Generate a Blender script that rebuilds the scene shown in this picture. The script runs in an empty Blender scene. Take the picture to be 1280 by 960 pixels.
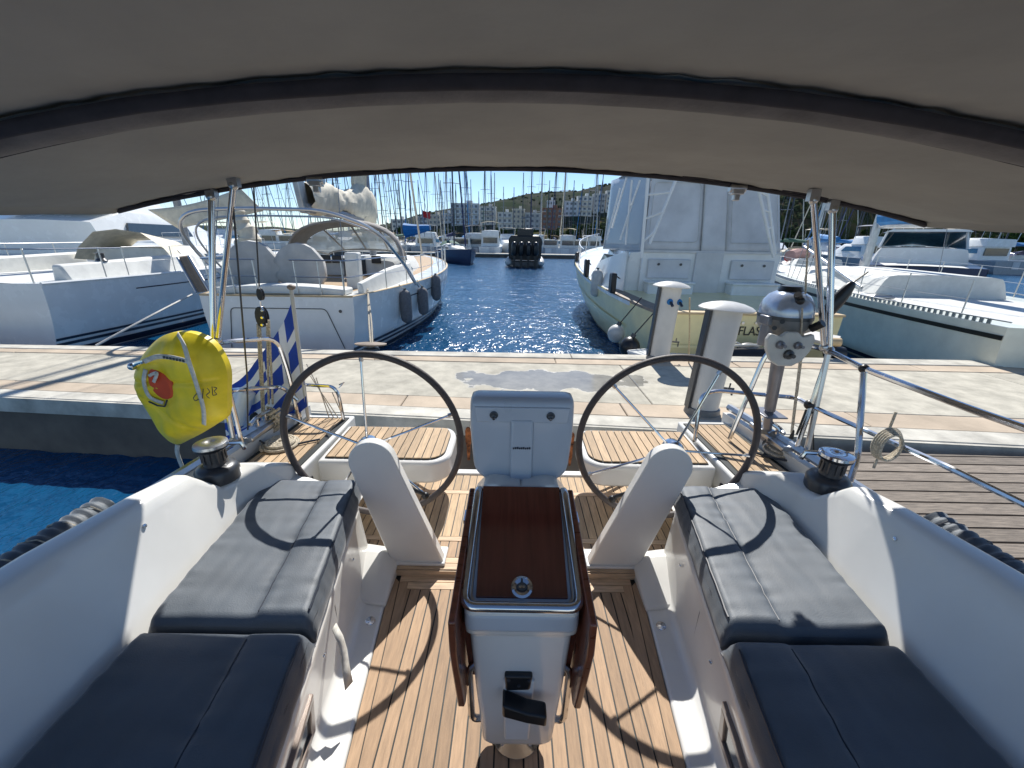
import bpy, bmesh, math, random
from mathutils import Vector, Matrix, noise
random.seed(7)
PI = math.pi
sc = bpy.context.scene
COL = sc.collection

# ------------------------------------------------------------------ camera, sky, sun
FPX, PITCH, ROLL, EYE = 500.0, math.radians(19.8), math.radians(1.0), Vector((-0.035, 0.0, 1.6))
_F = Vector((0, math.cos(PITCH), -math.sin(PITCH)))
_U = Vector((0, math.sin(PITCH), math.cos(PITCH)))
_R = Vector((1, 0, 0))
CR = math.cos(ROLL) * _R + math.sin(ROLL) * _U
CU = -math.sin(ROLL) * _R + math.cos(ROLL) * _U
cam_d = bpy.data.cameras.new('camera'); cam = bpy.data.objects.new('camera', cam_d); COL.objects.link(cam)
cam_d.sensor_width = 36; cam_d.lens = FPX / 1280 * 36; cam_d.clip_start = 0.02; cam_d.clip_end = 6000
mw = Matrix.Identity(4)
for i in range(3):
    mw[i][0] = CR[i]; mw[i][1] = CU[i]; mw[i][2] = -_F[i]; mw[i][3] = EYE[i]
cam.matrix_world = mw
sc.camera = cam
W = bpy.data.worlds.new('World'); sc.world = W; W.use_nodes = True
_n = W.node_tree.nodes; _bg = _n['Background']
_sky = _n.new('ShaderNodeTexSky'); _sky.sky_type = 'NISHITA'; _sky.sun_disc = False
SUN = Vector((0.12, 1.0, 1.10)).normalized()
_sky.sun_elevation = math.asin(SUN.z); _sky.sun_rotation = math.atan2(SUN.x, SUN.y)
_sky.air_density = 1.0; _sky.dust_density = 0.05; _sky.ozone_density = 4.0; _sky.altitude = 1500
W.node_tree.links.new(_sky.outputs[0], _bg.inputs[0]); _bg.inputs[1].default_value = 0.10
sl = bpy.data.lights.new('sun', 'SUN'); sl.energy = 4.6; sl.angle = math.radians(0.5); sl.color = (1.0, 0.97, 0.92)
so = bpy.data.objects.new('sun', sl); COL.objects.link(so); so.rotation_euler = SUN.to_track_quat('Z', 'Y').to_euler()
sc.view_settings.view_transform = 'Standard'; sc.view_settings.look = 'None'
sc.view_settings.exposure = 0.5; sc.view_settings.gamma = 1.0

# ------------------------------------------------------------------ measuring helpers (photo pixel -> place in the world)
def ray(u, v):
    return _F + CR * ((u - 640) / FPX) + CU * ((480 - v) / FPX)
def atz(u, v, z):
    d = ray(u, v); return EYE + d * ((z - EYE.z) / d.z)
def aty(u, v, y):
    d = ray(u, v); return EYE + d * ((y - EYE.y) / d.y)
def atx(u, v, x):
    d = ray(u, v); return EYE + d * ((x - EYE.x) / d.x)
WZ = -0.75                                   # water level (cockpit sole is 0)
QZ = -0.10                                   # top of the quay

# ------------------------------------------------------------------ objects
WM = {}
def tag(o, label=None, cat=None, group=None, kind=None):
    if label: o['label'] = label
    if cat: o['category'] = cat
    if group: o['group'] = group
    if kind: o['kind'] = kind
    return o
def thing(name, loc, label=None, cat=None, group=None, kind=None):
    o = bpy.data.objects.new(name, None); COL.objects.link(o); o.location = Vector(loc)
    o.empty_display_size = .2
    WM[o.name] = Matrix.Translation(Vector(loc))
    return tag(o, label, cat, group, kind)
def O(name, geo, m, parent=None, smooth=True, bevel=0, ang=35, seg=2, label=None, cat=None, group=None, kind=None):
    me = bpy.data.meshes.new(name)
    me.from_pydata([tuple(v) for v in geo[0]], [], geo[1]); me.validate(); me.update()
    bm = bmesh.new(); bm.from_mesh(me); bmesh.ops.recalc_face_normals(bm, faces=bm.faces); bm.to_mesh(me); bm.free()
    ms = m if isinstance(m, (list, tuple)) else [m]
    for q in ms: me.materials.append(q)
    if len(geo) > 2:
        for p, i in zip(me.polygons, geo[2]): p.material_index = i
    if smooth:
        me.shade_smooth(); me.set_sharp_from_angle(angle=math.radians(ang))
    o = bpy.data.objects.new(name, me); COL.objects.link(o)
    WM[o.name] = Matrix.Identity(4)
    if parent is not None:
        o.parent = parent
        o.matrix_parent_inverse = WM[parent.name].inverted()
    if bevel:
        b = o.modifiers.new('bevel', 'BEVEL'); b.width = bevel; b.segments = seg; b.limit_method = 'ANGLE'; b.angle_limit = math.radians(30)
        b.harden_normals = False
    return tag(o, label, cat, group, kind)
def kids(o): return [c for c in COL.objects if c.parent is o]
def copy_thing(src, loc, rz=0, label=None, scale=None, tree=None):
    tree = tree or tree_of(src)
    r = src.copy(); COL.objects.link(r); r.location = Vector(loc); r.rotation_euler = (0, 0, rz)
    if scale: r.scale = scale
    if label: r['label'] = label
    for ch, subs in tree:
        c = ch.copy(); COL.objects.link(c); c.parent = r
        for g in subs:
            d = g.copy(); COL.objects.link(d); d.parent = c
    return r
def tree_of(o): return [(c, kids(c)) for c in kids(o)]

# ------------------------------------------------------------------ geometry
def J(*gs):
    vs, fs = [], []
    for g in gs:
        n = len(vs); vs += list(g[0]); fs += [tuple(i + n for i in f) for f in g[1]]
    return vs, fs
def xf(g, m): return [m @ Vector(v) for v in g[0]], g[1]
def mv(g, d): d = Vector(d); return [Vector(v) + d for v in g[0]], g[1]
def box(c, s):
    c = Vector(c); x, y, z = s[0] / 2, s[1] / 2, s[2] / 2
    vs = [c + Vector((a * x, b * y, d * z)) for a in (-1, 1) for b in (-1, 1) for d in (-1, 1)]
    return vs, [(0, 1, 3, 2), (4, 6, 7, 5), (0, 4, 5, 1), (2, 3, 7, 6), (0, 2, 6, 4), (1, 5, 7, 3)]
def hexa(b4, t4):
    vs = [Vector(v) for v in b4] + [Vector(v) for v in t4]
    return vs, [(0, 1, 2, 3), (4, 5, 6, 7), (0, 1, 5, 4), (1, 2, 6, 5), (2, 3, 7, 6), (3, 0, 4, 7)]
def prism(poly, z0, z1):
    n = len(poly); vs = [Vector((p[0], p[1], z0)) for p in poly] + [Vector((p[0], p[1], z1)) for p in poly]
    fs = [tuple(range(n))[::-1], tuple(range(n, 2 * n))] + [(i, (i + 1) % n, n + (i + 1) % n, n + i) for i in range(n)]
    return vs, fs
def slab(pts, off):
    off = Vector(off); n = len(pts); vs = [Vector(p) for p in pts] + [Vector(p) + off for p in pts]
    fs = [tuple(range(n))[::-1], tuple(range(n, 2 * n))] + [(i, (i + 1) % n, n + (i + 1) % n, n + i) for i in range(n)]
    return vs, fs
def loft(rings, closed=True, cap=True):
    n = len(rings[0]); vs = [Vector(p) for r in rings for p in r]; fs = []
    for i in range(len(rings) - 1):
        for j in range(n if closed else n - 1):
            a = i * n + j; b = i * n + (j + 1) % n
            fs.append((a, b, b + n, a + n))
    if closed and cap:
        fs.append(tuple(range(n))[::-1]); fs.append(tuple(range((len(rings) - 1) * n, len(rings) * n)))
    return vs, fs
def smoothpath(pts, k=6, closed=False):
    pts = [Vector(p) for p in pts]; out = []; n = len(pts)
    rng = n if closed else n - 1
    for i in range(rng):
        p0 = pts[(i - 1) % n] if closed or i > 0 else pts[0]
        p1, p2 = pts[i], pts[(i + 1) % n]
        p3 = pts[(i + 2) % n] if closed or i + 2 < n else pts[-1]
        for j in range(k):
            t = j / k
            out.append(.5 * ((2 * p1) + (p2 - p0) * t + (2 * p0 - 5 * p1 + 4 * p2 - p3) * t * t + (3 * p1 - p0 - 3 * p2 + p3) * t ** 3))
    if not closed: out.append(pts[-1])
    return out
def tube(path, r, n=8, closed=False, flat=1.0):
    path = [Vector(p) for p in path]; m = len(path); rings = []
    up = None
    for i, p in enumerate(path):
        a = path[(i - 1) % m] if closed or i > 0 else p
        b = path[(i + 1) % m] if closed or i < m - 1 else p
        t = (b - a)
        t = t.normalized() if t.length > 1e-9 else Vector((0, 0, 1))
        if up is None:
            up = Vector((0, 0, 1)) if abs(t.z) < .9 else Vector((0, 1, 0))
        s = t.cross(up); s = s.normalized() if s.length > 1e-6 else Vector((1, 0, 0))
        up = s.cross(t).normalized()
        rr = r(i / (m - 1)) if callable(r) else r
        rings.append([p + s * math.cos(2 * PI * j / n) * rr + up * math.sin(2 * PI * j / n) * rr * flat for j in range(n)])
    if closed:
        rings.append(rings[0]); return loft(rings, True, False)
    return loft(rings)
def rod(a, b, r, n=8): return tube([a, b], r, n)
def bend(pts, rad=.05, k=5):
    pts = [Vector(p) for p in pts]; out = [pts[0]]
    for i in range(1, len(pts) - 1):
        a, b, c = pts[i - 1], pts[i], pts[i + 1]
        r1 = min(rad, (a - b).length * .45); r2 = min(rad, (c - b).length * .45)
        p = b + (a - b).normalized() * r1; q = b + (c - b).normalized() * r2
        for j in range(k + 1):
            t = j / k; out.append(p * (1 - t) ** 2 + b * 2 * t * (1 - t) + q * t * t)
    out.append(pts[-1]); return out
def lathe(prof, c=(0, 0, 0), n=24, axis=None):
    c = Vector(c); rings = [[Vector((r * math.cos(2 * PI * j / n), r * math.sin(2 * PI * j / n), z)) for j in range(n)] for r, z in prof]
    g = loft(rings)
    if axis is not None:
        q = Vector((0, 0, 1)).rotation_difference(Vector(axis).normalized()).to_matrix().to_4x4(); g = xf(g, q)
    return mv(g, c)
def ball(c, r, n=12, sx=1, sy=1, sz=1):
    return lathe([(max(1e-3, r * math.sin(PI * i / n)), -r * math.cos(PI * i / n)) for i in range(n + 1)], (0, 0, 0), n * 2) if False else \
        mv(xf(lathe([(max(1e-3, r * math.sin(PI * i / n)), -r * math.cos(PI * i / n)) for i in range(n + 1)], (0, 0, 0), n + 4), Matrix.Diagonal((sx, sy, sz, 1))), c)
def grid(f, nu, nv, thick=None):
    vs = [Vector(f(i / nu, j / nv)) for i in range(nu + 1) for j in range(nv + 1)]
    fs = [(i * (nv + 1) + j, (i + 1) * (nv + 1) + j, (i + 1) * (nv + 1) + j + 1, i * (nv + 1) + j + 1) for i in range(nu) for j in range(nv)]
    return vs, fs
def solid(o, t, off=0):
    s = o.modifiers.new('solid', 'SOLIDIFY'); s.thickness = t; s.offset = off; return o
def clip(poly, a, b, c):
    """keep part of the convex polygon where a*x+b*y<=c"""
    out = []
    for i in range(len(poly)):
        p, q = poly[i], poly[(i + 1) % len(poly)]
        dp, dq = a * p[0] + b * p[1] - c, a * q[0] + b * q[1] - c
        if dp <= 0: out.append(p)
        if (dp < 0 < dq) or (dq < 0 < dp):
            t = dp / (dp - dq); out.append((p[0] + (q[0] - p[0]) * t, p[1] + (q[1] - p[1]) * t))
    return out
def strips(poly, ang, w, gap=.004, start=0.0):
    """cut a convex polygon into planks running in direction ang"""
    nx, ny = -math.sin(ang), math.cos(ang)
    ds = [p[0] * nx + p[1] * ny for p in poly]; lo, hi = min(ds), max(ds)
    k = math.floor((lo - start) / w); res = []
    while start + k * w < hi:
        a, b = start + k * w + gap / 2, start + (k + 1) * w - gap / 2
        q = clip(clip(list(poly), nx, ny, b), -nx, -ny, -a)
        if len(q) >= 3:
            ar = abs(sum(q[i][0] * q[(i + 1) % len(q)][1] - q[(i + 1) % len(q)][0] * q[i][1] for i in range(len(q)))) / 2
            if ar > w * .03: res.append(q)
        k += 1
    return res
def inset(poly, d):
    """inset a convex polygon"""
    n = len(poly); ar = sum(poly[i][0] * poly[(i + 1) % n][1] - poly[(i + 1) % n][0] * poly[i][1] for i in range(n))
    s = 1 if ar > 0 else -1; q = list(poly)
    for i in range(n):
        p0, p1 = poly[i], poly[(i + 1) % n]; ex, ey = p1[0] - p0[0], p1[1] - p0[1]; l = math.hypot(ex, ey)
        if l < 1e-6: continue
        nx, ny = ey / l * s, -ex / l * s
        q = clip(q, nx, ny, nx * p0[0] + ny * p0[1] - d)
    return q
def roundpoly(poly, r, k=4, only=None):
    out = []; n = len(poly)
    for i in range(n):
        b = Vector(poly[i][:2]); a = Vector(poly[i - 1][:2]); c = Vector(poly[(i + 1) % n][:2])
        if only is not None and i not in only: out.append(tuple(b)); continue
        r1 = min(r, (a - b).length * .45); r2 = min(r, (c - b).length * .45)
        p = b + (a - b).normalized() * r1; q = b + (c - b).normalized() * r2
        for j in range(k + 1):
            t = j / k; w = p * (1 - t) ** 2 + b * 2 * t * (1 - t) + q * t * t; out.append((w.x, w.y))
    return out
def nz(x, y, z=0, s=1.0): return noise.noise(Vector((x * s, y * s, z * s)))

# ------------------------------------------------------------------ materials
def mat(name, c, rough=.5, metal=0, var=.06, vs=6.0, bump=0, bs=60.0, stretch=(1, 1, 1), sheen=0, coat=0, spec=None, c2=None, rnd=0, thr=None, trans=0, emit=None, vd=4):
    m = bpy.data.materials.new(name); m.use_nodes = True; nt = m.node_tree; N = nt.nodes; L = nt.links
    b = N['Principled BSDF']
    b.inputs['Roughness'].default_value = rough; b.inputs['Metallic'].default_value = metal
    if spec is not None: b.inputs['Specular IOR Level'].default_value = spec
    if spec == 0: b.inputs['IOR'].default_value = 1.0
    if sheen: b.inputs['Sheen Weight'].default_value = sheen; b.inputs['Sheen Roughness'].default_value = .4
    if coat: b.inputs['Coat Weight'].default_value = coat; b.inputs['Coat Roughness'].default_value = .08
    tc = N.new('ShaderNodeTexCoord'); mp = N.new('ShaderNodeMapping'); mp.inputs['Scale'].default_value = stretch
    L.new(tc.outputs['Object'], mp.inputs['Vector'])
    n1 = N.new('ShaderNodeTexNoise'); n1.inputs['Scale'].default_value = vs; n1.inputs['Detail'].default_value = vd; n1.inputs['Roughness'].default_value = .6
    L.new(mp.outputs[0], n1.inputs['Vector'])
    rp = N.new('ShaderNodeValToRGB'); e = rp.color_ramp.elements
    lo = [max(0, q * (1 - 2.2 * var)) for q in c] if c2 is None else list(c2)
    hi = [min(1, q * (1 + 2.2 * var)) for q in c] if c2 is None else list(c)
    e[0].color = (*lo, 1); e[1].color = (*hi, 1)
    e[0].position, e[1].position = thr if thr else (.3, .7)
    L.new(n1.outputs['Fac'], rp.inputs['Fac'])
    out = rp.outputs['Color']
    if rnd:
        oi = N.new('ShaderNodeObjectInfo'); mr = N.new('ShaderNodeMapRange'); mr.inputs[3].default_value = 1 - rnd; mr.inputs[4].default_value = 1 + rnd
        L.new(oi.outputs['Random'], mr.inputs[0])
        mx = N.new('ShaderNodeVectorMath'); mx.operation = 'SCALE'; L.new(out, mx.inputs[0]); L.new(mr.outputs[0], mx.inputs['Scale']); out = mx.outputs[0]
    L.new(out, b.inputs['Base Color'])
    if rough < .95 and metal < .5:
        r2 = N.new('ShaderNodeMapRange'); r2.inputs[3].default_value = max(.02, rough - .07); r2.inputs[4].default_value = min(1, rough + .09)
        L.new(n1.outputs['Fac'], r2.inputs[0]); L.new(r2.outputs[0], b.inputs['Roughness'])
    if bump:
        n2 = N.new('ShaderNodeTexNoise'); n2.inputs['Scale'].default_value = bs; n2.inputs['Detail'].default_value = 3
        L.new(mp.outputs[0], n2.inputs['Vector'])
        bp = N.new('ShaderNodeBump'); bp.inputs['Strength'].default_value = bump; bp.inputs['Distance'].default_value = .01
        L.new(n2.outputs['Fac'], bp.inputs['Height']); L.new(bp.outputs[0], b.inputs['Normal'])
    if trans:
        b.inputs['Transmission Weight'].default_value = trans
    return m
M_gel = mat('white_gelcoat', (.74, .73, .69), .22, var=.02, vs=3, coat=.25, bump=.012, bs=8)
M_gel2 = mat('moulded_gelcoat', (.70, .69, .66), .35, var=.03, vs=5, bump=.02, bs=30)
M_teak = mat('teak', (.36, .24, .148), .62, spec=.3, var=.09, vs=9, stretch=(9, 1, 9), bump=.12, bs=45, rnd=.2)
M_teakx = mat('teak_crosswise', (.55, .39, .25), .62, var=.12, vs=9, stretch=(1, 9, 9), bump=.12, bs=45, rnd=.12)
M_teakh = mat('sun_bleached_teak', (.46, .33, .205), .66, spec=.25, var=.09, vs=9, stretch=(9, 1, 9), bump=.12, bs=45, rnd=.17)
M_caulk = mat('black_caulking', (.008, .013, .012), .6)
M_mahog = mat('varnished_mahogany', (.13, .032, .018), .10, var=.09, vs=5, stretch=(14, 1, 1), coat=.8)
M_mahog2 = mat('mahogany_leaf', (.17, .045, .02), .28, var=.2, vs=5, stretch=(1, 12, 2), coat=.4)
M_ss = mat('polished_stainless', (.62, .62, .63), .12, 1, var=.02)
M_ss2 = mat('brushed_stainless', (.55, .55, .55), .28, 1, var=.03)
M_navy = mat('navy_cushion_vinyl', (.052, .068, .086), .62, var=.10, vs=4, bump=.12, bs=260, sheen=.3, spec=1.0)
M_seam = mat('navy_piping', (.03, .036, .05), .5)
M_black = mat('black_plastic', (.012, .012, .013), .35)
M_dark = mat('charcoal_anodised', (.04, .042, .046), .32, var=.1, spec=.7)
M_leather = mat('grey_leather_rim', (.062, .050, .048), .55, var=.12, vs=30, bump=.2, bs=250)
M_canvas = mat('taupe_canvas', (.30, .283, .250), .88, var=.05, vs=2.2, bump=.35, bs=9)
M_canvas2 = mat('bow_sleeve_canvas', (.16, .145, .135), .85, var=.1, vs=8, bump=.15, bs=90)
M_canvasd = mat('dark_webbing', (.035, .03, .034), .8, var=.15, vs=14)
M_podw = mat('pale_blue_grey_plastic', (.46, .49, .53), .3, var=.02, coat=.2)
M_concrete = mat('quay_concrete', (.45, .42, .345), .85, var=.11, vs=4.5, bump=.4, bs=40, rnd=.04, spec=.2, vd=9)
M_concrete2 = mat('pinkish_cover_slab', (.47, .385, .29), .85, var=.10, vs=1.9, bump=.2, bs=40, rnd=.06, spec=.2, vd=9)
M_curb = mat('pale_kerb_concrete', (.50, .475, .41), .85, var=.15, vs=3, bump=.25, bs=30, rnd=.05, spec=.2, vd=9)
M_cside = mat('stained_quay_side', (.20, .165, .13), .9, var=.4, vs=1.8, bump=.4, bs=14, c2=(.10, .085, .07))
M_joint = mat('dark_joint', (.05, .045, .04), .9)
M_rust = mat('orange_rust_streak', (.34, .11, .035), .9, var=.4, vs=20)
M_wet = mat('wet_concrete', (.31, .305, .275), .34, var=.14, vs=3, bump=.02, bs=20)
M_postw = mat('painted_post', (.60, .585, .545), .38, var=.03, vs=5)
M_yellow = mat('yellow_pvc', (.80, .62, .02), .42, var=.07, vs=8, bump=.06, bs=40)
M_orange = mat('orange_buoy', (.62, .07, .015), .45, var=.08)
M_strap = mat('white_webbing', (.60, .58, .52), .8, var=.1, vs=40)
M_rope = mat('cream_rope', (.50, .44, .34), .85, var=.22, vs=90, bump=.5, bs=250)
M_blue = mat('flag_blue', (.02, .07, .42), .75, var=.08)
M_white = mat('flag_white', (.88, .88, .88), .8, var=.04)
M_hullw = mat('white_hull', (.78, .79, .77), .25, var=.03, vs=2, coat=.3)
M_hullc = mat('cream_hull', (.85, .73, .38), .3, var=.05, vs=2, coat=.3)
M_hullg = mat('pale_green_white_hull', (.74, .75, .64), .3, var=.05, vs=2, coat=.2)
M_navyp = mat('navy_hull_stripe', (.012, .022, .045), .3)
M_bluehull = mat('blue_hull', (.02, .06, .22), .3, coat=.3)
M_deck = mat('white_nonslip_deck', (.66, .66, .62), .6, var=.04, bump=.1, bs=200)
M_glassd = mat('tinted_glass', (.03, .045, .06), .06, var=.05, spec=.8)
M_glassb = mat('blue_window', (.07, .20, .32), .1, var=.1)
M_fend = mat('grey_fender_cover', (.16, .155, .16), .8, var=.1, vs=20)
M_fendw = mat('white_fender', (.55, .54, .50), .45, var=.08)
M_sail = mat('cream_sail_cover', (.62, .57, .46), .8, var=.08, vs=5, bump=.3, bs=12)
M_sailb = mat('grey_blue_cover', (.21, .22, .26), .8, var=.12, vs=4)
M_hood = mat('grey_sprayhood', (.27, .25, .23), .8, var=.06, vs=6)
M_cover = mat('pale_grey_wheel_cover', (.42, .42, .41), .8, var=.05, vs=4, bump=.1, bs=12)
M_encl = mat('white_vinyl_enclosure', (.64, .64, .63), .5, var=.06, vs=1.6, bump=.15, bs=5)
M_wood = mat('light_wood_cap', (.58, .43, .24), .5, var=.1, vs=7, stretch=(1, 8, 8))
M_brown = mat('brown_side_board', (.27, .21, .16), .6, var=.1)
M_alu = mat('aluminium', (.45, .46, .47), .35, .9)
M_mast = mat('grey_mast', (.24, .25, .27), .4, .4, var=.1)
M_mastd = mat('dark_mast', (.05, .055, .07), .45, .2, var=.1)
M_grey = mat('outboard_grey', (.16, .165, .165), .4, var=.12, vs=14)
M_silver = mat('silver_cowl', (.42, .48, .58), .16, .35, var=.1, vs=10, coat=.6)
M_silverp = mat('silver_grey_leg', (.22, .22, .24), .35, .5, var=.1)
M_weath = mat('weathered_planks', (.21, .175, .14), .85, var=.2, vs=7, stretch=(1, 12, 12), bump=.3, bs=40, rnd=.18)
M_bluecov = mat('bright_blue_cover', (.02, .17, .42), .7, var=.1)
M_red = mat('red_cloth', (.55, .04, .04), .7)
M_port = mat('bronze_portlight', (.22, .17, .14), .3, .2)
M_panein = mat('portlight_pane', (.30, .28, .25), .08)
M_hoodwin = None
def glassy(name, tint, alpha):
    m = bpy.data.materials.new(name); m.use_nodes = True; nt = m.node_tree; N = nt.nodes; L = nt.links
    b = N['Principled BSDF']; b.inputs['Base Color'].default_value = (*tint, 1); b.inputs['Roughness'].default_value = .08
    tr = N.new('ShaderNodeBsdfTransparent'); mx = N.new('ShaderNodeMixShader'); mx.inputs[0].default_value = alpha
    L.new(tr.outputs[0], mx.inputs[1]); L.new(b.outputs[0], mx.inputs[2]); L.new(mx.outputs[0], N['Material Output'].inputs[0])
    return m
M_hoodwin = glassy('clear_vinyl_window', (.62, .70, .74), .6)
M_vinyl = glassy('cloudy_vinyl_side', (.45, .52, .58), .72)

# ------------------------------------------------------------------ water
def water_mat():
    m = bpy.data.materials.new('harbour_water'); m.use_nodes = True; nt = m.node_tree; N = nt.nodes; L = nt.links
    b = N['Principled BSDF']; b.inputs['Roughness'].default_value = .17; b.inputs['IOR'].default_value = 1.33
    tc = N.new('ShaderNodeTexCoord')
    n0 = N.new('ShaderNodeTexNoise'); n0.inputs['Scale'].default_value = .12; L.new(tc.outputs['Object'], n0.inputs['Vector'])
    rp = N.new('ShaderNodeValToRGB'); rp.color_ramp.elements[0].color = (.004, .048, .13, 1); rp.color_ramp.elements[1].color = (.006, .07, .155, 1)
    L.new(n0.outputs['Fac'], rp.inputs['Fac']); L.new(rp.outputs[0], b.inputs['Base Color'])
    h = None
    for s, st, amp in ((.9, (1, .6, 1), .8), (3.2, (1, .55, 1), .34), (8.0, (1, .7, 1), .42), (19.0, (1, .8, 1), .16)):
        mp = N.new('ShaderNodeMapping'); mp.inputs['Scale'].default_value = st; L.new(tc.outputs['Object'], mp.inputs['Vector'])
        n = N.new('ShaderNodeTexNoise'); n.inputs['Scale'].default_value = s; n.inputs['Detail'].default_value = 2; L.new(mp.outputs[0], n.inputs['Vector'])
        q = N.new('ShaderNodeMath'); q.operation = 'MULTIPLY'; q.inputs[1].default_value = amp; L.new(n.outputs['Fac'], q.inputs[0])
        if h is None: h = q.outputs[0]
        else:
            a = N.new('ShaderNodeMath'); a.operation = 'ADD'; L.new(h, a.inputs[0]); L.new(q.outputs[0], a.inputs[1]); h = a.outputs[0]
    bp = N.new('ShaderNodeBump'); bp.inputs['Strength'].default_value = 1.0; bp.inputs['Distance'].default_value = .10
    L.new(h, bp.inputs['Height']); L.new(bp.outputs[0], b.inputs['Normal'])
    return m
M_water = water_mat()
def _steps(a0, lim, d0, far, g):
    out = [a0]; d = d0
    while out[-1] < lim: out.append(out[-1] + d)
    while out[-1] < far: d *= g; out.append(out[-1] + d)
    return out
_xp = _steps(0, 5.0, .05, 2500, 1.12); _xs = [-x for x in _xp[:0:-1]] + _xp
_ys = [-60, -20, -5, 0] + _steps(1.0, 5.4, .16, 5.5, 1.0)[:-1]
_y = 5.5
while _y < 2500: _ys.append(_y); _y += max(.042, .0075 * (_y - 5.5) + .042) if _y < 60 else (_y * .12)
def _wave(x, y):
    d = abs(x); st = .05 if d < 5 else .05 + (d - 5) * .12
    st = max(st, .042 + .0075 * abs(y - 5.5)) if y < 60 else 9
    h = 0
    for f, a, o in ((.8, .030, 1), (2.4, .028, 5), (5.5, .040, 9), (11.0, .021, 13)):
        k = max(0.0, min(1.0, 1.6 - st * f * 2.4))
        if k > 0: h += a * k * noise.noise(Vector((x * f, y * f * 1.25, o)))
    return h
_vs = [(x, y, WZ + _wave(x, y)) for y in _ys for x in _xs]; _n = len(_xs)
O('water', (_vs, [(j * _n + i, j * _n + i + 1, (j + 1) * _n + i + 1, (j + 1) * _n + i) for j in range(len(_ys) - 1) for i in range(_n - 1)]), M_water, ang=180, kind='structure')

# ------------------------------------------------------------------ hills
def hill_mat(name, dry, green, sc1):
    m = mat(name, green, .95, var=.2, vs=sc1, c2=dry, thr=(.40, .60), bump=.6, bs=sc1 * 3, vd=10, spec=0); return m
M_hill = hill_mat('scrub_hillside', (.075, .078, .068), (.045, .060, .042), .05)
M_hill2 = hill_mat('near_scrub_hillside', (.085, .066, .045), (.035, .050, .018), .12)
def ridge(name, y0, prof, depth, m, seed, x_pad=300):
    """skyline given as (pixel x, pixel y) at distance y0+depth/2; slopes down to the shore at y0"""
    pts = [aty(u, v, y0 + depth * .5) for u, v in prof]
    pts.sort(key=lambda p: p.x)
    xs = [p.x for p in pts]; zs = [p.z for p in pts]
    def top(x):
        if x <= xs[0]: return zs[0] * max(.0, 1 - (xs[0] - x) / x_pad)
        if x >= xs[-1]: return zs[-1] * max(.15, 1 - (x - xs[-1]) / (x_pad * 3))
        for i in range(len(xs) - 1):
            if x <= xs[i + 1]:
                t = (x - xs[i]) / (xs[i + 1] - xs[i]); t = t * t * (3 - 2 * t) * .5 + t * .5
                return zs[i] + (zs[i + 1] - zs[i]) * t
    X0, X1 = xs[0] - x_pad, xs[-1] + x_pad
    def f(a, b):
        x = X0 + (X1 - X0) * a; y = y0 + depth * b
        k = math.sin(min(b * 2, 1) * PI / 2) ** .9 if b < .5 else 1 - (b - .5) * .5
        z = top(x) * k + (nz(x, y, seed, .02) * 3 + nz(x, y, seed, .07) * 1.0) * min(1, b * 4) * (.25 if .45 < b < .55 else 1)
        return (x, y, max(z, WZ - 1 if b == 0 else -.5))
    o = O(name, grid(f, 150, 30), m, kind='structure')
    def surf(x, b): return Vector(f((x - X0) / (X1 - X0), b))
    return surf
hillA = ridge('far_hill', 330, [(430, 292), (480, 285), (512, 276), (535, 268), (560, 263), (600, 256), (630, 250), (660, 243), (690, 240), (720, 240), (750, 233), (780, 227), (830, 222), (900, 218), (1000, 214), (1120, 212), (1280, 222), (1500, 240)], 260, M_hill, 3)
hillB = ridge('near_hill', 150, [(725, 284), (800, 262), (880, 243), (960, 226), (1040, 232), (1120, 246), (1200, 256), (1290, 262), (1500, 270)], 90, M_hill2, 9, 60)
hillC = ridge('low_hill', 420, [(-300, 270), (0, 276), (160, 280), (300, 283), (400, 288), (470, 291)], 200, M_hill, 5, 200)

# ------------------------------------------------------------------ quay
def ln(p, q, t): return p + (q - p) * t
FA, FB = atz(160, 434, QZ), atz(1000, 448, QZ)          # far edge of the quay
NA, NB = atz(200, 506, QZ), atz(1080, 549, QZ)          # near edge
def qpt(x, w):                                          # w: 0 near edge, 1 far edge
    tn = (x - NA.x) / (NB.x - NA.x); tf = (x - FA.x) / (FB.x - FA.x)
    return Vector((x, (1 - w) * (NA.y + (NB.y - NA.y) * tn) + w * (FA.y + (FB.y - FA.y) * tf), QZ))
quay = thing('quay', qpt(0, .5), kind='structure')
X0, X1 = -26, 26
def qstrip(xa, xb, wa, wb, z): 
    return [(*qpt(xa, wa)[:2],), (*qpt(xb, wa)[:2],), (*qpt(xb, wb)[:2],), (*qpt(xa, wb)[:2],)]
O('quay_body', prism(qstrip(X0, X1, .0, 1.0, 0), WZ - 1.5, QZ - .012), M_cside, quay, smooth=False)
bands = [(0.0, .10, 3.2, M_curb, 'kerb_slab', .012), (.10, .235, 2.4, M_concrete2, 'cover_slab', .006), (.235, .80, 5.2, M_concrete, 'concrete_slab', 0), (.80, .90, 2.7, M_concrete2, 'cover_slab', .004), (.90, 1.0, 3.4, M_curb, 'kerb_slab', .014)]
for bi, (wa, wb, ln_, m_, nm, lift) in enumerate(bands):
    x = X0 + bi * .77
    while x < X1 - 1:
        xe = min(x + ln_, X1)
        g = .004 if nm != 'cover_slab' else .006
        a = .002
        p = qstrip(x + g, xe - g, wa + a, wb - a, 0)
        dz = random.uniform(-.003, .003)
        lo = QZ - .02 if abs(wa) > 1e-6 and abs(wb - 1) > 1e-6 else QZ - .14
        O(nm, prism(p, QZ - .02 if lo > QZ - .1 else QZ - .011, QZ + lift + dz), m_, quay, bevel=.008, seg=1, smooth=False)
        x = xe
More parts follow.
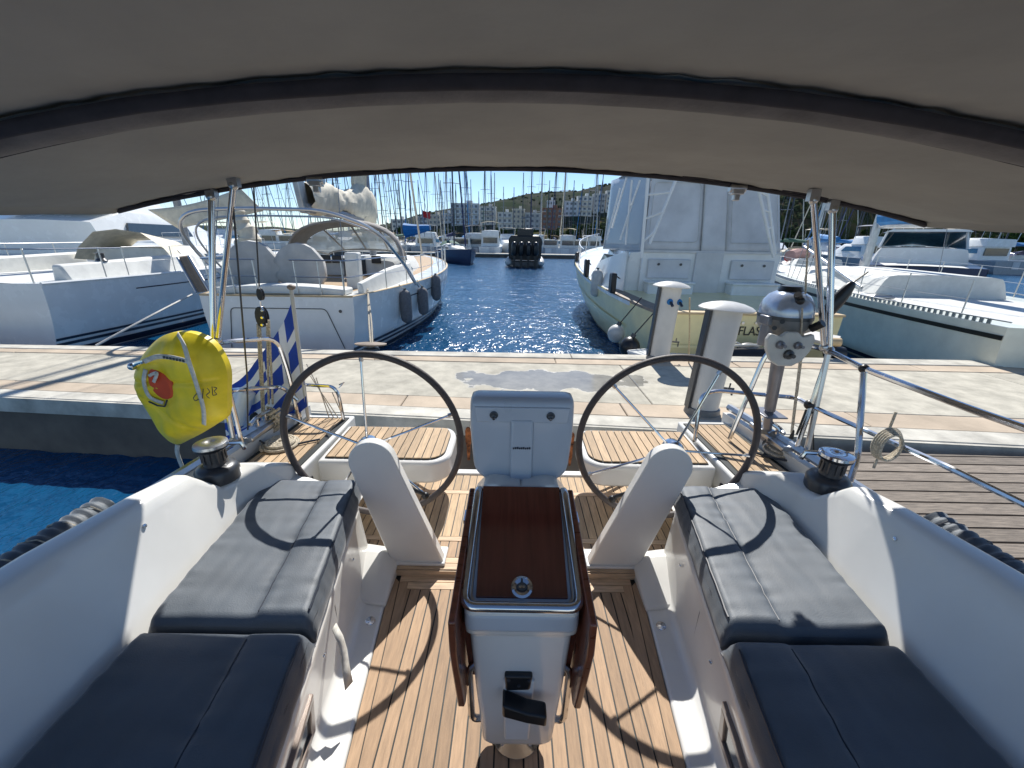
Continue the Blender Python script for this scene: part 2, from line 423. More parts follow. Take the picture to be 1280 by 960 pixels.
# overhanging lip along both edges
for wa, wb in ((-.012, -.001), (1.001, 1.012)):
    O('edge_lip', prism(qstrip(X0, X1, wa, wb, 0), QZ - .16, QZ + .006), M_curb, quay, smooth=False)
# puddle between the wheels
pud = [(617, 466), (628, 461), (660, 460), (700, 462), (735, 465), (757, 466), (766, 470), (752, 474), (738, 478), (722, 484), (700, 488), (672, 492), (655, 495), (640, 491), (628, 484), (612, 480), (600, 474)]
pp = [atz(u, v, QZ) for u, v in pud]; pc = sum(pp, Vector()) / len(pp)
def wet_patch(m, cx, cy, rx, ry):
    """a damp, shinier patch at a place on the slabs"""
    nt = m.node_tree; N = nt.nodes; L = nt.links; b = N['Principled BSDF']
    tc = N.new('ShaderNodeTexCoord'); mp = N.new('ShaderNodeMapping'); mp.vector_type = 'TEXTURE'
    mp.inputs['Location'].default_value = (cx, cy, QZ); mp.inputs['Scale'].default_value = (rx, ry, 50)
    L.new(tc.outputs['Object'], mp.inputs['Vector'])
    ln_ = N.new('ShaderNodeVectorMath'); ln_.operation = 'LENGTH'; L.new(mp.outputs[0], ln_.inputs[0])
    ns = N.new('ShaderNodeTexNoise'); ns.inputs['Scale'].default_value = 3.2; ns.inputs['Detail'].default_value = 7; L.new(tc.outputs['Object'], ns.inputs['Vector'])
    ad = N.new('ShaderNodeMath'); ad.operation = 'MULTIPLY_ADD'; ad.inputs[1].default_value = 1.5; L.new(ns.outputs['Fac'], ad.inputs[0]); L.new(ln_.outputs['Value'], ad.inputs[2])
    mr = N.new('ShaderNodeMapRange'); mr.inputs[1].default_value = 1.70; mr.inputs[2].default_value = 1.62; L.new(ad.outputs[0], mr.inputs[0])
    col = b.inputs['Base Color'].links[0].from_socket; ro = b.inputs['Roughness'].links[0].from_socket
    mx = N.new('ShaderNodeMix'); mx.data_type = 'RGBA'; L.new(mr.outputs[0], mx.inputs['Factor']); L.new(col, mx.inputs['A'])
    dk = N.new('ShaderNodeVectorMath'); dk.operation = 'SCALE'; dk.inputs['Scale'].default_value = .62; L.new(col, dk.inputs[0]); L.new(dk.outputs[0], mx.inputs['B'])
    L.new(mx.outputs['Result'], b.inputs['Base Color'])
    mf = N.new('ShaderNodeMix'); mf.data_type = 'FLOAT'; L.new(mr.outputs[0], mf.inputs['Factor']); L.new(ro, mf.inputs['A']); mf.inputs['B'].default_value = .12; L.new(mf.outputs['Result'], b.inputs['Roughness'])
    ms = N.new('ShaderNodeMix'); ms.data_type = 'FLOAT'; L.new(mr.outputs[0], ms.inputs['Factor']); ms.inputs['A'].default_value = .2; ms.inputs['B'].default_value = .7; L.new(ms.outputs['Result'], b.inputs['Specular IOR Level'])
    bn = b.inputs['Normal'].links[0].from_node
    st = N.new('ShaderNodeMath'); st.operation = 'MULTIPLY_ADD'; st.inputs[1].default_value = -.28; st.inputs[2].default_value = .3; L.new(mr.outputs[0], st.inputs[0]); L.new(st.outputs[0], bn.inputs['Strength'])
wet_patch(M_concrete, pc.x, pc.y, 1.30, .42)
# rust runs and a crack line on the side facing the yacht
for u, v0, v1, w in ((583, 534, 572, .05), (718, 541, 572, .045), (1005, 556, 575, .05)):
    p = qpt(atz(u, v0, QZ).x, -.0125); h = .34
    def fr(a, b, p=p, w=w, h=h):
        t = 1 - b; ww = w * (.35 + .65 * t + .15 * nz(b * 9, p.x)); return (p.x + (a - .5) * ww * 1.3, qpt(p.x, -.0135).y - .001, QZ - .10 - b * h)
    O('rust_streak', grid(fr, 2, 8), M_rust, quay, smooth=False)
    O('rusty_eye', lathe([(.0, -.012), (.022, -.012), (.024, 0), (.022, .012), (0, .014)], (p.x, qpt(p.x, -.0135).y - .008, QZ - .085), 10, (0, -1, 0)), M_rust, quay)

# ------------------------------------------------------------------ own yacht
Y = thing('sailing_yacht', (0, 1.2, 0), 'white sailing yacht in the foreground, its teak floored cockpit seen from inside facing aft', 'yacht')
def wf(y): return .55 + .09 * (y - .79)
YE = 1.57                                           # step between the two floor levels
hull_st = [(-1.2, 1.86), (-.4, 1.82), (.5, 1.76), (1.3, 1.68), (1.9, 1.62), (2.62, 1.52)]
def hx(y):
    for (a, p), (b, q) in zip(hull_st, hull_st[1:]):
        if y <= b: return p + (q - p) * (y - a) / (b - a)
    return hull_st[-1][1]
DZ = .50
for s in (-1, 1):
    rings = []
    for y, x in hull_st:
        rings.append([(s * x, y, DZ - .03), (s * (x + .03), y, .2), (s * x, y, -.3), (s * (x - .35), y, -.95), (s * (x - .4), y, -.95), (s * (x - .06), y, -.3), (s * (x - .04), y, .2), (s * (x - .05), y, DZ - .03)])
    O('hull_side', loft(rings), M_gel, Y)
    # deck strip outside the coaming
    O('side_deck', loft([[(s * 1.37, y, DZ), (s * (x - .03), y, DZ), (s * (x - .03), y, DZ - .05), (s * 1.37, y, DZ - .05)] for y, x in [(-1.2, 1.86), (.5, 1.76), (1.3, 1.68), (1.78, 1.63)]]), M_gel2, Y, smooth=False)
    O('toe_rail', tube(smoothpath([(s * (x - .015), y, DZ + .012) for y, x in hull_st], 4), .024, 6), M_alu, Y)
# floor: substrate with black caulking, then planks
sole = O('cockpit_sole', prism([(-wf(-.3), -.3), (wf(-.3), -.3), (wf(YE), YE), (-wf(YE), YE)], -.06, -.004), M_caulk, Y, smooth=False)
fpoly = [(-wf(-.3), -.3), (wf(-.3), -.3), (wf(YE), YE), (-wf(YE), YE)]
mb = .045
def planks(poly, ang, w, z, m, parent, gap=.0058, th=.008, start=0, name='teak_plank', bev=0):
    for q in strips(poly, ang, w, gap, start):
        O(name, prism(q, z - th, z + random.uniform(-.0006, .0006)), m, parent, smooth=False)
inner = [(-wf(-.3) + mb * 2, -.3), (wf(-.3) - mb * 2, -.3), (wf(YE) - mb * 2, YE - .085), (-wf(YE) + mb * 2, YE - .085)]
planks(inner, PI / 2, .0485, .0, M_teak, sole, start=.02425)
for s in (-1, 1):
    for k in range(2):
        a, b = k * mb + .002, (k + 1) * mb - .002
        O('margin_plank', prism([(s * (wf(-.3) - a), -.3), (s * (wf(-.3) - b), -.3), (s * (wf(YE) - b), YE - (.0425 if k else .0425)), (s * (wf(YE) - a), YE - (.0425 if k else .002))][::s], -.008, .0005), M_teak, sole, smooth=False)
O('margin_plank', prism([(-wf(YE) + mb + .002, YE - .0405), (wf(YE) - mb - .002, YE - .0405), (wf(YE) - mb, YE - .002), (-wf(YE) + mb, YE - .002)], -.008, .001), M_teakx, sole, smooth=False)
O('margin_plank', prism([(-wf(YE) + 2 * mb + .002, YE - .083), (wf(YE) - 2 * mb - .002, YE - .083), (wf(YE) - 2 * mb, YE - .0445), (-wf(YE) + 2 * mb, YE - .0445)], -.008, .001), M_teakx, sole, smooth=False)
# raised floor aft, between and behind the wheels
A0, A1 = .74, .98
apoly = [(-A0, YE + .004), (A0, YE + .004), (A1, 1.95), (A1, 2.43), (-A1, 2.43), (-A1, 1.95)]
HZ = .035
aft = O('aft_platform', prism(apoly, -.05, HZ - .004), M_caulk, Y, smooth=False)
O('step_riser', box((0, YE + .001, HZ / 2 - .003), (A0 * 2, .008, HZ - .002)), M_teakx, aft, smooth=False)
rows = [(YE + .006, 1.615, 'x'), (1.619, 1.655, 'x'), (1.66, 1.775, 'y'), (1.779, 1.812, 'x'), (1.816, 2.21, 'y'), (2.214, 2.25, 'x'), (2.254, 2.43, 'y')]
for ya, yb, d in rows:
    sub = clip(clip(apoly, 0, 1, yb), 0, -1, -ya)
    if d == 'x':
        O('margin_plank', prism(sub, HZ - .008, HZ + .001), M_teakx, aft, smooth=False)
    else:
        planks(sub, PI / 2, .0485, HZ, M_teakh if ya > 1.8 else M_teak, aft, start=.02425)
O('aft_threshold', prism([(-.98, 2.434), (.98, 2.434), (.98, 2.50), (-.98, 2.50)], -.30, HZ + .012), M_gel, Y, bevel=.012)
O('stern_body', prism([(-1.2, 1.6), (1.2, 1.6), (1.2, 2.43), (-1.2, 2.43)], -.95, -.07), M_gel2, Y, smooth=False)
# bench mouldings with their coamings
def xin(y): return .655 + .135 * (y - .9) / .8
def xout(y): return 1.175 + (.075 if y > .9 else .0) * (y - .9) / .8
for s in (-1, 1):
    rings = []
    for y in [-.6, 0, .4, .8, 1.2, 1.5, 1.62]:
        w = wf(y); xi = xin(y) + .01; e = 1.0
        rings.append([(s * (w + .002), y, -.08), (s * (w + .002), y, .006), (s * (w + .085), y, .018), (s * (w + .115), y, .05), (s * (xi - .012), y, .30), (s * (xi - .016), y, .345), (s * (xi + .005), y, .366), (s * (xi + .04), y, .37), (s * (xout(y) + .02), y, .37), (s * (xout(y) + .02), y, -.08)])
    # rounded aft end
    y = 1.72; w = wf(y) + .10
    rings.append([(s * w, y, -.08), (s * w, y, .006), (s * (w + .06), y, .016), (s * (w + .085), y, .05), (s * (xin(y) + .02), y, .28), (s * (xin(y) + .02), y, .32), (s * (xin(y) + .04), y, .345), (s * (xin(y) + .07), y, .35), (s * (xout(y) + .02), y, .35), (s * (xout(y) + .02), y, -.08)])
    O('bench', loft(rings), M_gel, Y, bevel=.012, seg=3, ang=50)
    O('bench_seam', tube([(s * (xin(1.15) + .0035 - (.016 if z > .3 else 0) - (xin(1.15) - wf(1.15) - .115) * (1 - (z - .05) / .25)), 1.15, z) for z in (.07, .12, .2, .29)], .003, 5), M_joint, Y)
    # moulded foot wedges behind the bench
    O('foot_moulding', loft([[(s * .60, y, -.02), (s * (.60), y, .02 + h * .3), (s * .665, y, .03 + h), (s * .80, y, .05 + h), (s * .80, y, -.02)] for y, h in ((1.38, 0), (1.50, .05), (1.60, .09), (1.68, .05), (1.71, .0))]), M_gel, Y, bevel=.01)
    # coaming: (y, inner foot x, top inner x, top outer x, outer foot x, top z)
    st = [(-.8, 1.17, 1.345, 1.46, 1.57, .76), (.2, 1.17, 1.34, 1.455, 1.57, .75), (.9, 1.175, 1.325, 1.44, 1.55, .735), (1.20, 1.20, 1.315, 1.41, 1.53, .72), (1.36, 1.215, 1.305, 1.385, 1.51, .705), (1.48, 1.22, 1.29, 1.37, 1.48, .575), (1.54, 1.22, 1.275, 1.38, 1.48, .568), (1.64, 1.18, 1.20, 1.36, 1.44, .590), (1.80, 1.13, 1.16, 1.36, 1.40, .50)]
    def cring(q):
        y, a, b, c, d, z = q
        h = z - .36
        return [(s * (a - .02), y, .30), (s * a, y, .36), (s * (a + (b - a) * .25), y, .36 + h * .12), (s * (a + (b - a) * .82), y, .36 + h * .86), (s * (b + .0), y, z - .01), (s * (b + .02), y, z), (s * (c - .02), y, z), (s * c, y, z - .012), (s * d, y, .49), (s * d, y, .30)]
    cr = [Vector((0, 0, 0))]
    rings = [cring(q) for q in st]
    # smooth interpolation between stations
    fine = []
    for j in range(10):
        fine.append([Vector(r[j]) for r in rings])
    O('coaming', loft([[fine[j][i] for j in range(10)] for i in range(len(fine[0]))]), M_gel, Y, bevel=.010, seg=3, ang=50)
    O('coaming_end', hexa([(s * .80, 1.735, .0), (s * 1.2, 1.735, .0), (s * 1.2, 1.80, .0), (s * .84, 1.80, .0)], [(s * .84, 1.735, .34), (s * 1.2, 1.735, .44), (s * 1.2, 1.80, .46), (s * .88, 1.80, .34)]), M_gel, Y, bevel=.012)
for s in (-1, 1):
    def cface(y, t):
        q = [k_ for k_ in range(len(st) - 1) if st[k_][0] <= y <= st[k_ + 1][0]][0]; r_ = (y - st[q][0]) / (st[q + 1][0] - st[q][0])
        A_ = [st[q][i] + (st[q + 1][i] - st[q][i]) * r_ for i in range(6)]; h = A_[5] - .36
        return Vector((s * (A_[1] + (A_[2] - A_[1]) * (.25 + .57 * t)), y, .36 + h * (.12 + .74 * t)))
    for y_ in (-.2, .25, .7, 1.12):
        p_ = cface(y_, .93); O('snap_stud', lathe([(0, 0), (.008, 0), (.007, .004), (0, .005)], p_ + Vector((-s * .001, 0, .001)), 10, (-s, 0, .45)), M_ss, Y)
    O('coaming_joint', tube([cface(.42, t / 6) + Vector((-s * .0005, 0, .0005)) for t in range(7)], .002, 4), M_joint, Y)
    for y_ in (.98, 1.42):
        w_ = wf(y_) + .115; x_ = w_ + (xin(y_) - .002 - w_) * .75
        O('bench_stud', lathe([(0, 0), (.008, 0), (.007, .004), (0, .005)], (s * (x_ - .001), y_, .05 + .25 * .75), 10, (-s, 0, -.2)), M_ss, Y)
    O('deck_drain', lathe([(0, 0), (.022, 0), (.020, .003), (.008, .002), (0, .001)], (s * (wf(1.30) + .045), 1.30, .0125), 14), M_ss, Y)
# stern side lockers with teak pads
for s in (-1, 1):
    def sx(y): return 1.19 + (1.17 - 1.19) * (y - 1.85) / .7
    O('stern_locker', prism([(s * 1.17, 1.80), (s * 1.55, 1.80), (s * 1.49, 2.60), (s * 1.15, 2.60)], -.6, .405), M_gel, Y, bevel=.012)
    pad = [(s * 1.195, 1.86), (s * 1.53, 1.86), (s * 1.47, 2.55), (s * 1.17, 2.55)]
    pp_ = O('side_pad', prism(pad, .406, .412), M_caulk, Y, smooth=False)
    planks(inset(pad, .032), PI / 2, .047, .419, M_teakh, pp_, th=.007)
    O('margin_plank', prism([(s * 1.195, 1.86), (s * 1.53, 1.86), (s * 1.53, 1.89), (s * 1.197, 1.89)][::s], .412, .4195), M_teakx, pp_, smooth=False)
    # helm seat across the stern
    hp = [(s * 1.145, 1.99), (s * .47, 1.99), (s * .39, 2.07), (s * .39, 2.36), (s * .44, 2.46), (s * 1.145, 2.46)]
    hr = roundpoly(hp, .06, 4, only=(1, 2, 3, 4))
    seat = O('helm_seat', prism(hr, .255, .395), M_gel, Y, bevel=.02, seg=3)
    tp = inset(hr, .035)
    O('seat_caulk', prism(tp, .3955, .400), M_caulk, seat, smooth=False)
    planks(inset(hr, .038), PI / 2, .050, .407, M_teakh, seat, th=.006)
    O('locker_wall', box((s * 1.13, 2.22, .12), (.03, .48, .27)), M_gel2, Y, smooth=False)
    O('seat_strut', J(rod((s * .62, 2.44, .26), (s * .95, 2.44, -.05), .012), rod((s * .55, 2.44, .26), (s * .9, 2.44, -.02), .01)), M_ss2, Y)
    # engine panel / speaker grille on the locker side
    O('side_panel', box((s * 1.163, 1.90, .24), (.012, .12, .16)), M_black, Y, bevel=.004)
    O('panel_lever', rod((s * 1.155, 1.90, .20), (s * 1.10, 1.86, .34), .011), M_black, Y)
# portlights in the bench faces
for s in (-1, 1):
    ya, yb = .50, .84
    def bf(y, t, off=0):
        w = wf(y) + .115; xi = xin(y) - .002; n = Vector((-s * .25, 0, xi - w)).normalized()
        nrm = Vector((-s * .25, 0, (xi - w))).normalized()
        return Vector((s * (w + (xi - w) * t), y, .05 + .25 * t)) + nrm * off
    def frame(y0, y1, t0, t1, o0, o1): return hexa([bf(y0, t0, o0), bf(y1, t0, o0), bf(y1, t1, o0), bf(y0, t1, o0)], [bf(y0, t0, o1), bf(y1, t0, o1), bf(y1, t1, o1), bf(y0, t1, o1)])
    t0, t1 = .16, .86
    port = O('portlight_frame', J(frame(ya, yb, t0, t0 + .12, -.01, .012), frame(ya, yb, t1 - .12, t1, -.01, .012), frame(ya, ya + .03, t0 + .12, t1 - .12, -.01, .012), frame(yb - .03, yb, t0 + .12, t1 - .12, -.01, .012)), M_port, Y, bevel=.003)
    O('portlight_pane', frame(ya + .032, yb - .032, t0 + .125, t1 - .125, -.008, .004), M_glassd, port, smooth=False)
    O('portlight_hinge', frame(ya + .10, ya + .13, t0 + .2, t1 - .2, .004, .016), M_panein, port, smooth=False)
# locker strap hanging out of the port side bench
sx_ = bf
s = -1
O('locker_strap', J(loft([[(-.648, 1.02, .31), (-.645, 1.045, .31)], [(-.625, 1.0, .27), (-.620, 1.03, .27)], [(-.615, .99, .22), (-.607, 1.018, .22)], [(-.600, .955, .19), (-.590, .985, .185)], [(-.588, .93, .14), (-.575, .962, .135)]], closed=False)), M_strap, Y)
solid(bpy.data.objects['locker_strap'], .004)

# ------------------------------------------------------------------ cushions
def cushion(s, y0, y1, zt, th, lab, drop=0, seed=0):
    def P(a, b):                                     # a across (0 inner .. 1 outer), b along
        y = y0 + (y1 - y0) * b; x = xin(y) - .004 + (xout(y) + .005 - xin(y)) * a
        return x, y
    na, nb = 44, 76
    def top(a, b):
        x, y = P(a, b)
        ea = min(a, 1 - a) * (xout(y) - xin(y)); eb = min(b, 1 - b) * (y1 - y0)
        rd = .028
        z = zt
        for e in (ea, eb):
            if e < rd: z -= rd - math.sqrt(max(0, rd * rd - (rd - e) ** 2))
        z += .013 / (1 + math.exp((a - .335) / .006)) * min(1, eb / .03) * min(1, ea / .02) ; z -= .002 * math.exp(-((a - .33) / .012) ** 2) * (1 if eb > .01 else 0)       # stitched seam
        z += .004 * math.sin(PI * min(1, a / .33 if a < .33 else (a - .33) / .67)) * min(1, eb / .06)
        z += .0035 * nz(x * 3, y * 14, seed) + .0016 * nz(x * 26, y * 9, seed + 3)
        pk = math.exp(-abs(a - .33) * 14) + math.exp(-ea * 22)
        z += .0075 * pk * nz(x * 7, y * 30, seed + 5) + .003 * nz(x * 14, y * 3, seed + 7) * max(0, nz(x * 2, y * 3, seed + 9))
        z += drop * (1 - b)
        return (s * x, y, z)
    g = grid(top, na, nb)
    side = []
    ring = [(i / na, 0) for i in range(na)] + [(1, j / nb) for j in range(nb)] + [(1 - i / na, 1) for i in range(na)] + [(0, 1 - j / nb) for j in range(nb)]
    rs = []
    for k in range(6):
        r = []
        for a, b in ring:
            x, y, z = top(a, b); t = k / 5
            zz = z + (zt - th - z + drop * (1 - b)) * t
            bul = .010 * math.sin(PI * t) + .003 * nz(x * 9, y * 16, t * 4 + seed)
            cx, cy = .5, .5
            dx = (-1 if a == 0 else (1 if a == 1 else 0)); dy = (-1 if b == 0 else (1 if b == 1 else 0))
            r.append((x + s * dx * bul, y + dy * bul * .4, zz))
        rs.append(r)
    root = thing('seat_cushion', (s * (xin(y0) + .2), (y0 + y1) / 2, zt - th), lab, 'cushion')
    body = O('cushion_cover', J(g, loft(rs, True, False), ([*[Vector(p) for p in rs[-1]]], [tuple(range(len(ring)))])), M_navy, root, ang=75)
    # seam piping at the edges
    pip = [Vector(top(0, b / 24)) + Vector((s * .012, 0, .0)) for b in range(25)]
    O('piping', tube([Vector((s * (P(.0, b / 24)[0] + .012), P(0, b / 24)[1], top(.03, b / 24)[2] + .002)) for b in range(1, 24)], .0035, 5), M_seam, root)
    O('piping', tube([Vector(top(.33, b / 30)) + Vector((0, 0, .0015)) for b in range(1, 30)], .0022, 5), M_seam, root)
    return root
cushion(-1, .925, 1.715, .462, .095, 'grey navy bench cushion lying in the sun, left side beside the left wheel', seed=1)
cushion(1, .925, 1.715, .462, .095, 'grey navy bench cushion lying in the sun, right side beside the right wheel', seed=6)
cushion(-1, -.25, .905, .450, .085, 'dark navy bench cushion in the awning shade at the bottom left', seed=11)
cushion(1, -.25, .905, .450, .085, 'dark navy bench cushion in the awning shade at the bottom right', seed=17)

# ------------------------------------------------------------------ helm pedestals and steering wheels
def pedestal(s, lab):
    yb = 1.605
    bl, br = (aty(491, 712, yb), aty(556, 712, yb)) if s < 0 else (aty(733, 714, yb), aty(797, 714, yb))
    bl.z = br.z = HZ
    c = aty(465, 578, yb + .03) if s < 0 else aty(836, 585, yb + .03)
    r = .108
    pts = []
    # outline: base then round head, in the x-z plane; the face leans a little aft
    b0, b1 = (bl, br)
    axis = (c - (b0 + b1) / 2); nrm = Vector((-axis.z, 0, axis.x)).normalized()
    side = Vector((nrm.x, 0, nrm.z))
    if side.x < 0: side = -side
    a0 = math.atan2(side.z, side.x)
    outline = [b1, ]
    for k in range(19):
        t = a0 + PI * k / 18
        outline.append(c + Vector((math.cos(t) * r, 0, math.sin(t) * r)))
    outline.append(b0)
    root = thing('helm_pedestal', ((b0.x + b1.x) / 2, yb + .05, HZ), lab, 'pedestal')
    front = [Vector((p.x, yb + .03 * (p.z - HZ), p.z)) for p in outline]
    O('pedestal_body', slab(front, (0, .055, 0)), M_gel, root, bevel=.007, seg=3)
    x0, x1 = b0.x - .003, b1.x + .003
    O('pedestal_foot', box(((x0 + x1) / 2, yb + .05, HZ + .010), (x1 - x0, .125, .018)), M_gel2, root, bevel=.006)
    # throttle lever behind the body on the inner side
    O('throttle_lever', J(rod((c.x * .93 - s * .10, yb + .10, .42), (c.x * .93 - s * .16, yb + .14, .36), .010), ball((c.x * .93 - s * .165, yb + .14, .35), .02, 8)), M_black, root)
    return root, c
def wheel(cx, cy, cz, R, rot, lab, hubpt):
    root = thing('steering_wheel', (cx, cy, cz), lab, 'steering wheel', 'pair of large steering wheels')
    c = Vector((cx, cy, cz)); P = lambda a, r, dy=0: c + Vector((math.cos(a) * r, dy, math.sin(a) * r))
    O('wheel_rim', tube([P(2 * PI * i / 72, R) for i in range(72)], .0168, 12, True), M_leather, root)
    hub = c + Vector((0, -.07, 0))
    for k in range(5):
        a = rot + 2 * PI * k / 5
        O('spoke', tube([hub + Vector((math.cos(a) * .04, 0, math.sin(a) * .04)), P(a, R * .5, -.04), P(a, R - .012)], .0062, 8), M_ss, root)
        O('spoke_clip', lathe([(.0, -.012), (.0105, -.012), (.0105, .010), (0, .010)], P(a, R - .022), 10, P(a, 1) - c), M_ss2, root)
    O('wheel_hub', lathe([(0, -.03), (.045, -.03), (.05, -.01), (.05, .02), (.03, .035), (0, .035)], hub, 20, (0, -1, 0)), M_ss, root)
    O('wheel_shaft', rod(hub, hub + Vector((0, -.10, 0)), .022, 12), M_ss2, root)
    return root
wy = 1.80
wl = aty(466, 549, wy); wr = aty(834, 553, wy)
_, cl = pedestal(-1, 'white round topped helm pedestal in front of the left steering wheel')
_, cr_ = pedestal(1, 'white round topped helm pedestal in front of the right steering wheel')
wheel(wl.x, wy, wl.z, .444, PI / 2 + .03, 'large leather rimmed steering wheel on the left, one spoke pointing straight up', cl)
wheel(wr.x, wy, wr.z, .444, math.radians(63), 'large leather rimmed steering wheel on the right, with two spokes raised in a V', cr_)

# ------------------------------------------------------------------ cockpit table
T = thing('cockpit_table', (0, .95, 0), 'folded cockpit table with mahogany lid and hanging leaves on a white pedestal in the middle', 'table')
def tp_(x, q, dz=0):                                  # q: 0 front edge .. 1 back edge of the sloping top
    return Vector((x * (1.0 - .10 * q), .75 + .34 * q, .722 + .138 * q + dz))
def ttray(hw, q0, q1, z0, z1, rr=.03):
    loop = []
    cs = [(-hw, q0), (hw, q0), (hw, q1), (-hw, q1)]
    rp = roundpoly([(a * 1.0, b * .36) for a, b in cs], rr, 5)
    return [tp_(a, b / .36, z0) for a, b in rp], [tp_(a, b / .36, z1) for a, b in rp]
def ring_slab(a, b): 
    return loft([a, b])
lo, hi = ttray(.148, -.02, 1.03, -.065, .0)
O('table_rim', loft([*[ [p + Vector((0, .02 if 0 else 0, 0)) for p in lo]], hi]), M_podw, T, bevel=.012, seg=3)
_lid = roundpoly([(-.119, .085), (.119, .085), (.134, .985), (-.134, .985)], .004, 2)
lo, hi = [tp_(a, b, .0005) for a, b in _lid], [tp_(a, b, .006) for a, b in _lid]
O('table_lid', loft([lo, hi]), M_mahog, T, bevel=.002)
# gutter around the lid in a slightly bluer plastic
def fl(g): return g
rail = [tp_(a, b, .014) for a, b in [(.150, .93), (.151, .5)] + [(.150, .04)]]
path = bend([tp_(-.146, 1.0, -.02), tp_(-.148, .93, .016), tp_(-.149, .0, .016), tp_(.149, .0, .016), tp_(.148, .93, .016), tp_(.146, 1.0, -.02)], .035, 7)
O('table_rail', tube(path, .0125, 12), M_ss, T)
path2 = bend([tp_(-.140, .90, .006), tp_(-.132, .035, .006), tp_(.132, .035, .006), tp_(.140, .90, .006)], .03, 7)
O('inner_rail', tube(path2, .005, 8), M_ss2, T)
O('lid_latch', mv(xf(lathe([(0, .0), (.026, .0), (.028, .004), (.022, .007), (.014, .005), (.008, .003), (0, .003)], (0, 0, 0), 24), Matrix.Rotation(.385, 4, 'X')), tp_(.0, .15, .006)), M_ss, T)
O('latch_ring', mv(xf(J(tube([(.011 * math.cos(t * PI / 8), .008 * math.sin(t * PI / 8), .008) for t in range(16)], .0025, 6, True), box((0, .014, .007), (.005, .012, .004))), Matrix.Rotation(.385, 4, 'X')), tp_(.0, .15, .006)), M_dark, T)
# body
sec = [(.728, .745, .144, 1.04), (.67, .745, .146, 1.04), (.645, .75, .146, 1.04), (.622, .765, .136, 1.02), (.40, .770, .124, 1.0), (.16, .778, .108, .98), (.125, .79, .092, .97)]
rings = []
for z, yf, hw, yb in sec:
    rp = roundpoly([(-hw, yf), (hw, yf), (hw, yb), (-hw, yb)], .022, 4)
    rings.append([(a, b, z) for a, b in rp])
O('table_pedestal', loft(rings), M_gel, T, bevel=.006)
O('front_panel', hexa([(-.040, .760, .20), (.034, .760, .20), (.034, .79, .20), (-.040, .79, .20)], [(-.045, .757, .46), (.042, .757, .46), (.042, .79, .46), (-.045, .79, .46)]), M_gel2, T, bevel=.006)
O('column', lathe([(.0, .0), (.085, .0), (.088, .008), (.05, .016), (.034, .03), (.034, .13), (0, .13)], (-.0, .90, .0), 24), M_ss, T)
for k in range(4):
    a = PI / 4 + k * PI / 2
    O('flange_bolt', lathe([(0, 0), (.007, 0), (.006, .005), (0, .006)], (.066 * math.cos(a), .90 + .066 * math.sin(a), .010), 8), M_ss2, T)
for s in (-1, 1):
    x = s * .158
    pts = [(x, .69, .755), (x, .685, .66), (x * .93, .715, .42), (x * .93, .74, .395), (x * .93, 1.10, .40), (x * .93, 1.12, .66), (x * .92, 1.08, .86)]
    leaf = O('table_leaf', slab([(p[0], p[1], p[2]) for p in pts], (s * .018, 0, 0)), M_mahog2, T, bevel=.004)
    O('leaf_support', slab([(s * .138, .80, .62), (s * .124, .80, .42), (s * .124, 1.02, .42), (s * .138, 1.02, .62)], (s * .018, 0, 0)), M_mahog, T, smooth=False)
    O('leaf_hinge', J(*[box((s * .165, yy, .712 + (yy - .75) * .4), (.014, .05, .012)) for yy in (.80, 1.0)]), M_ss, T)
    O('grab_tube', tube(bend([(s * .12, .80, .47), (s * .142, .79, .46), (s * .138, .79, .245), (s * .10, .80, .235)], .03, 6), .0105, 10), M_ss, T)
hand = O('locking_handle', J(slab([(-.042, .752, .485), (.036, .752, .485), (.030, .752, .43), (-.038, .752, .425)], (0, .02, 0)), loft([[(-.046 + .0 * k, yy, zz) for yy, zz in ((.715, .425), (.765, .425), (.765, .378), (.715, .378))] if k == 0 else [(x, yy - .012, zz) for yy, zz in ((.712, .425 - d), (.755, .425 - d), (.755, .385 - d), (.712, .385 - d))] for k, (x, d) in enumerate([(-.046, 0), (.02, .006), (.062, .016), (.074, .020)])])), M_black, T, bevel=.007, seg=3)
for a, b in ((-.03, .472), (.026, .472), (-.002, .452)):
    O('handle_screw', lathe([(0, 0), (.005, 0), (.004, .003), (0, .003)], (a, .7515, b), 8, (0, -1, 0)), M_dark, T)

# ------------------------------------------------------------------ chartplotter pod
PD = thing('chartplotter_pod', (0, 1.18, .85), 'back of the pale grey chartplotter pod standing behind the mahogany table lid', 'pod')
def podout(k):                                        # outline in x,z
    pts = [(-.172, 1.098), (-.165, 1.115), (.165, 1.115), (.172, 1.098), (.172, 1.0), (.160, .86), (.115, .822), (.045, .812), (-.045, .812), (-.115, .822), (-.160, .86), (-.172, 1.0)]
    cx, cz = 0, .965
    return roundpoly([(cx + (a - cx) * k, cz + (b - cz) * k) for a, b in pts], .022, 3)
rings = []
for yy, k in ((1.165, .90), (1.172, .965), (1.195, 1.0), (1.245, 1.0), (1.262, .97), (1.266, .90)):
    rings.append([(a, yy + (b - .81) * .10, b) for a, b in podout(k)])
O('pod_shell', loft(rings), M_podw, PD, ang=60)
def py(z, o): return 1.165 + (z - .81) * .10 - o
O('pod_top_band', hexa([(-.150, py(1.04, .006), 1.04), (.150, py(1.04, .006), 1.04), (.150, 1.19, 1.04), (-.150, 1.19, 1.04)], [(-.156, py(1.092, .006), 1.092), (.156, py(1.092, .006), 1.092), (.156, 1.21, 1.092), (-.156, 1.21, 1.092)]), M_podw, PD, bevel=.008, seg=3)
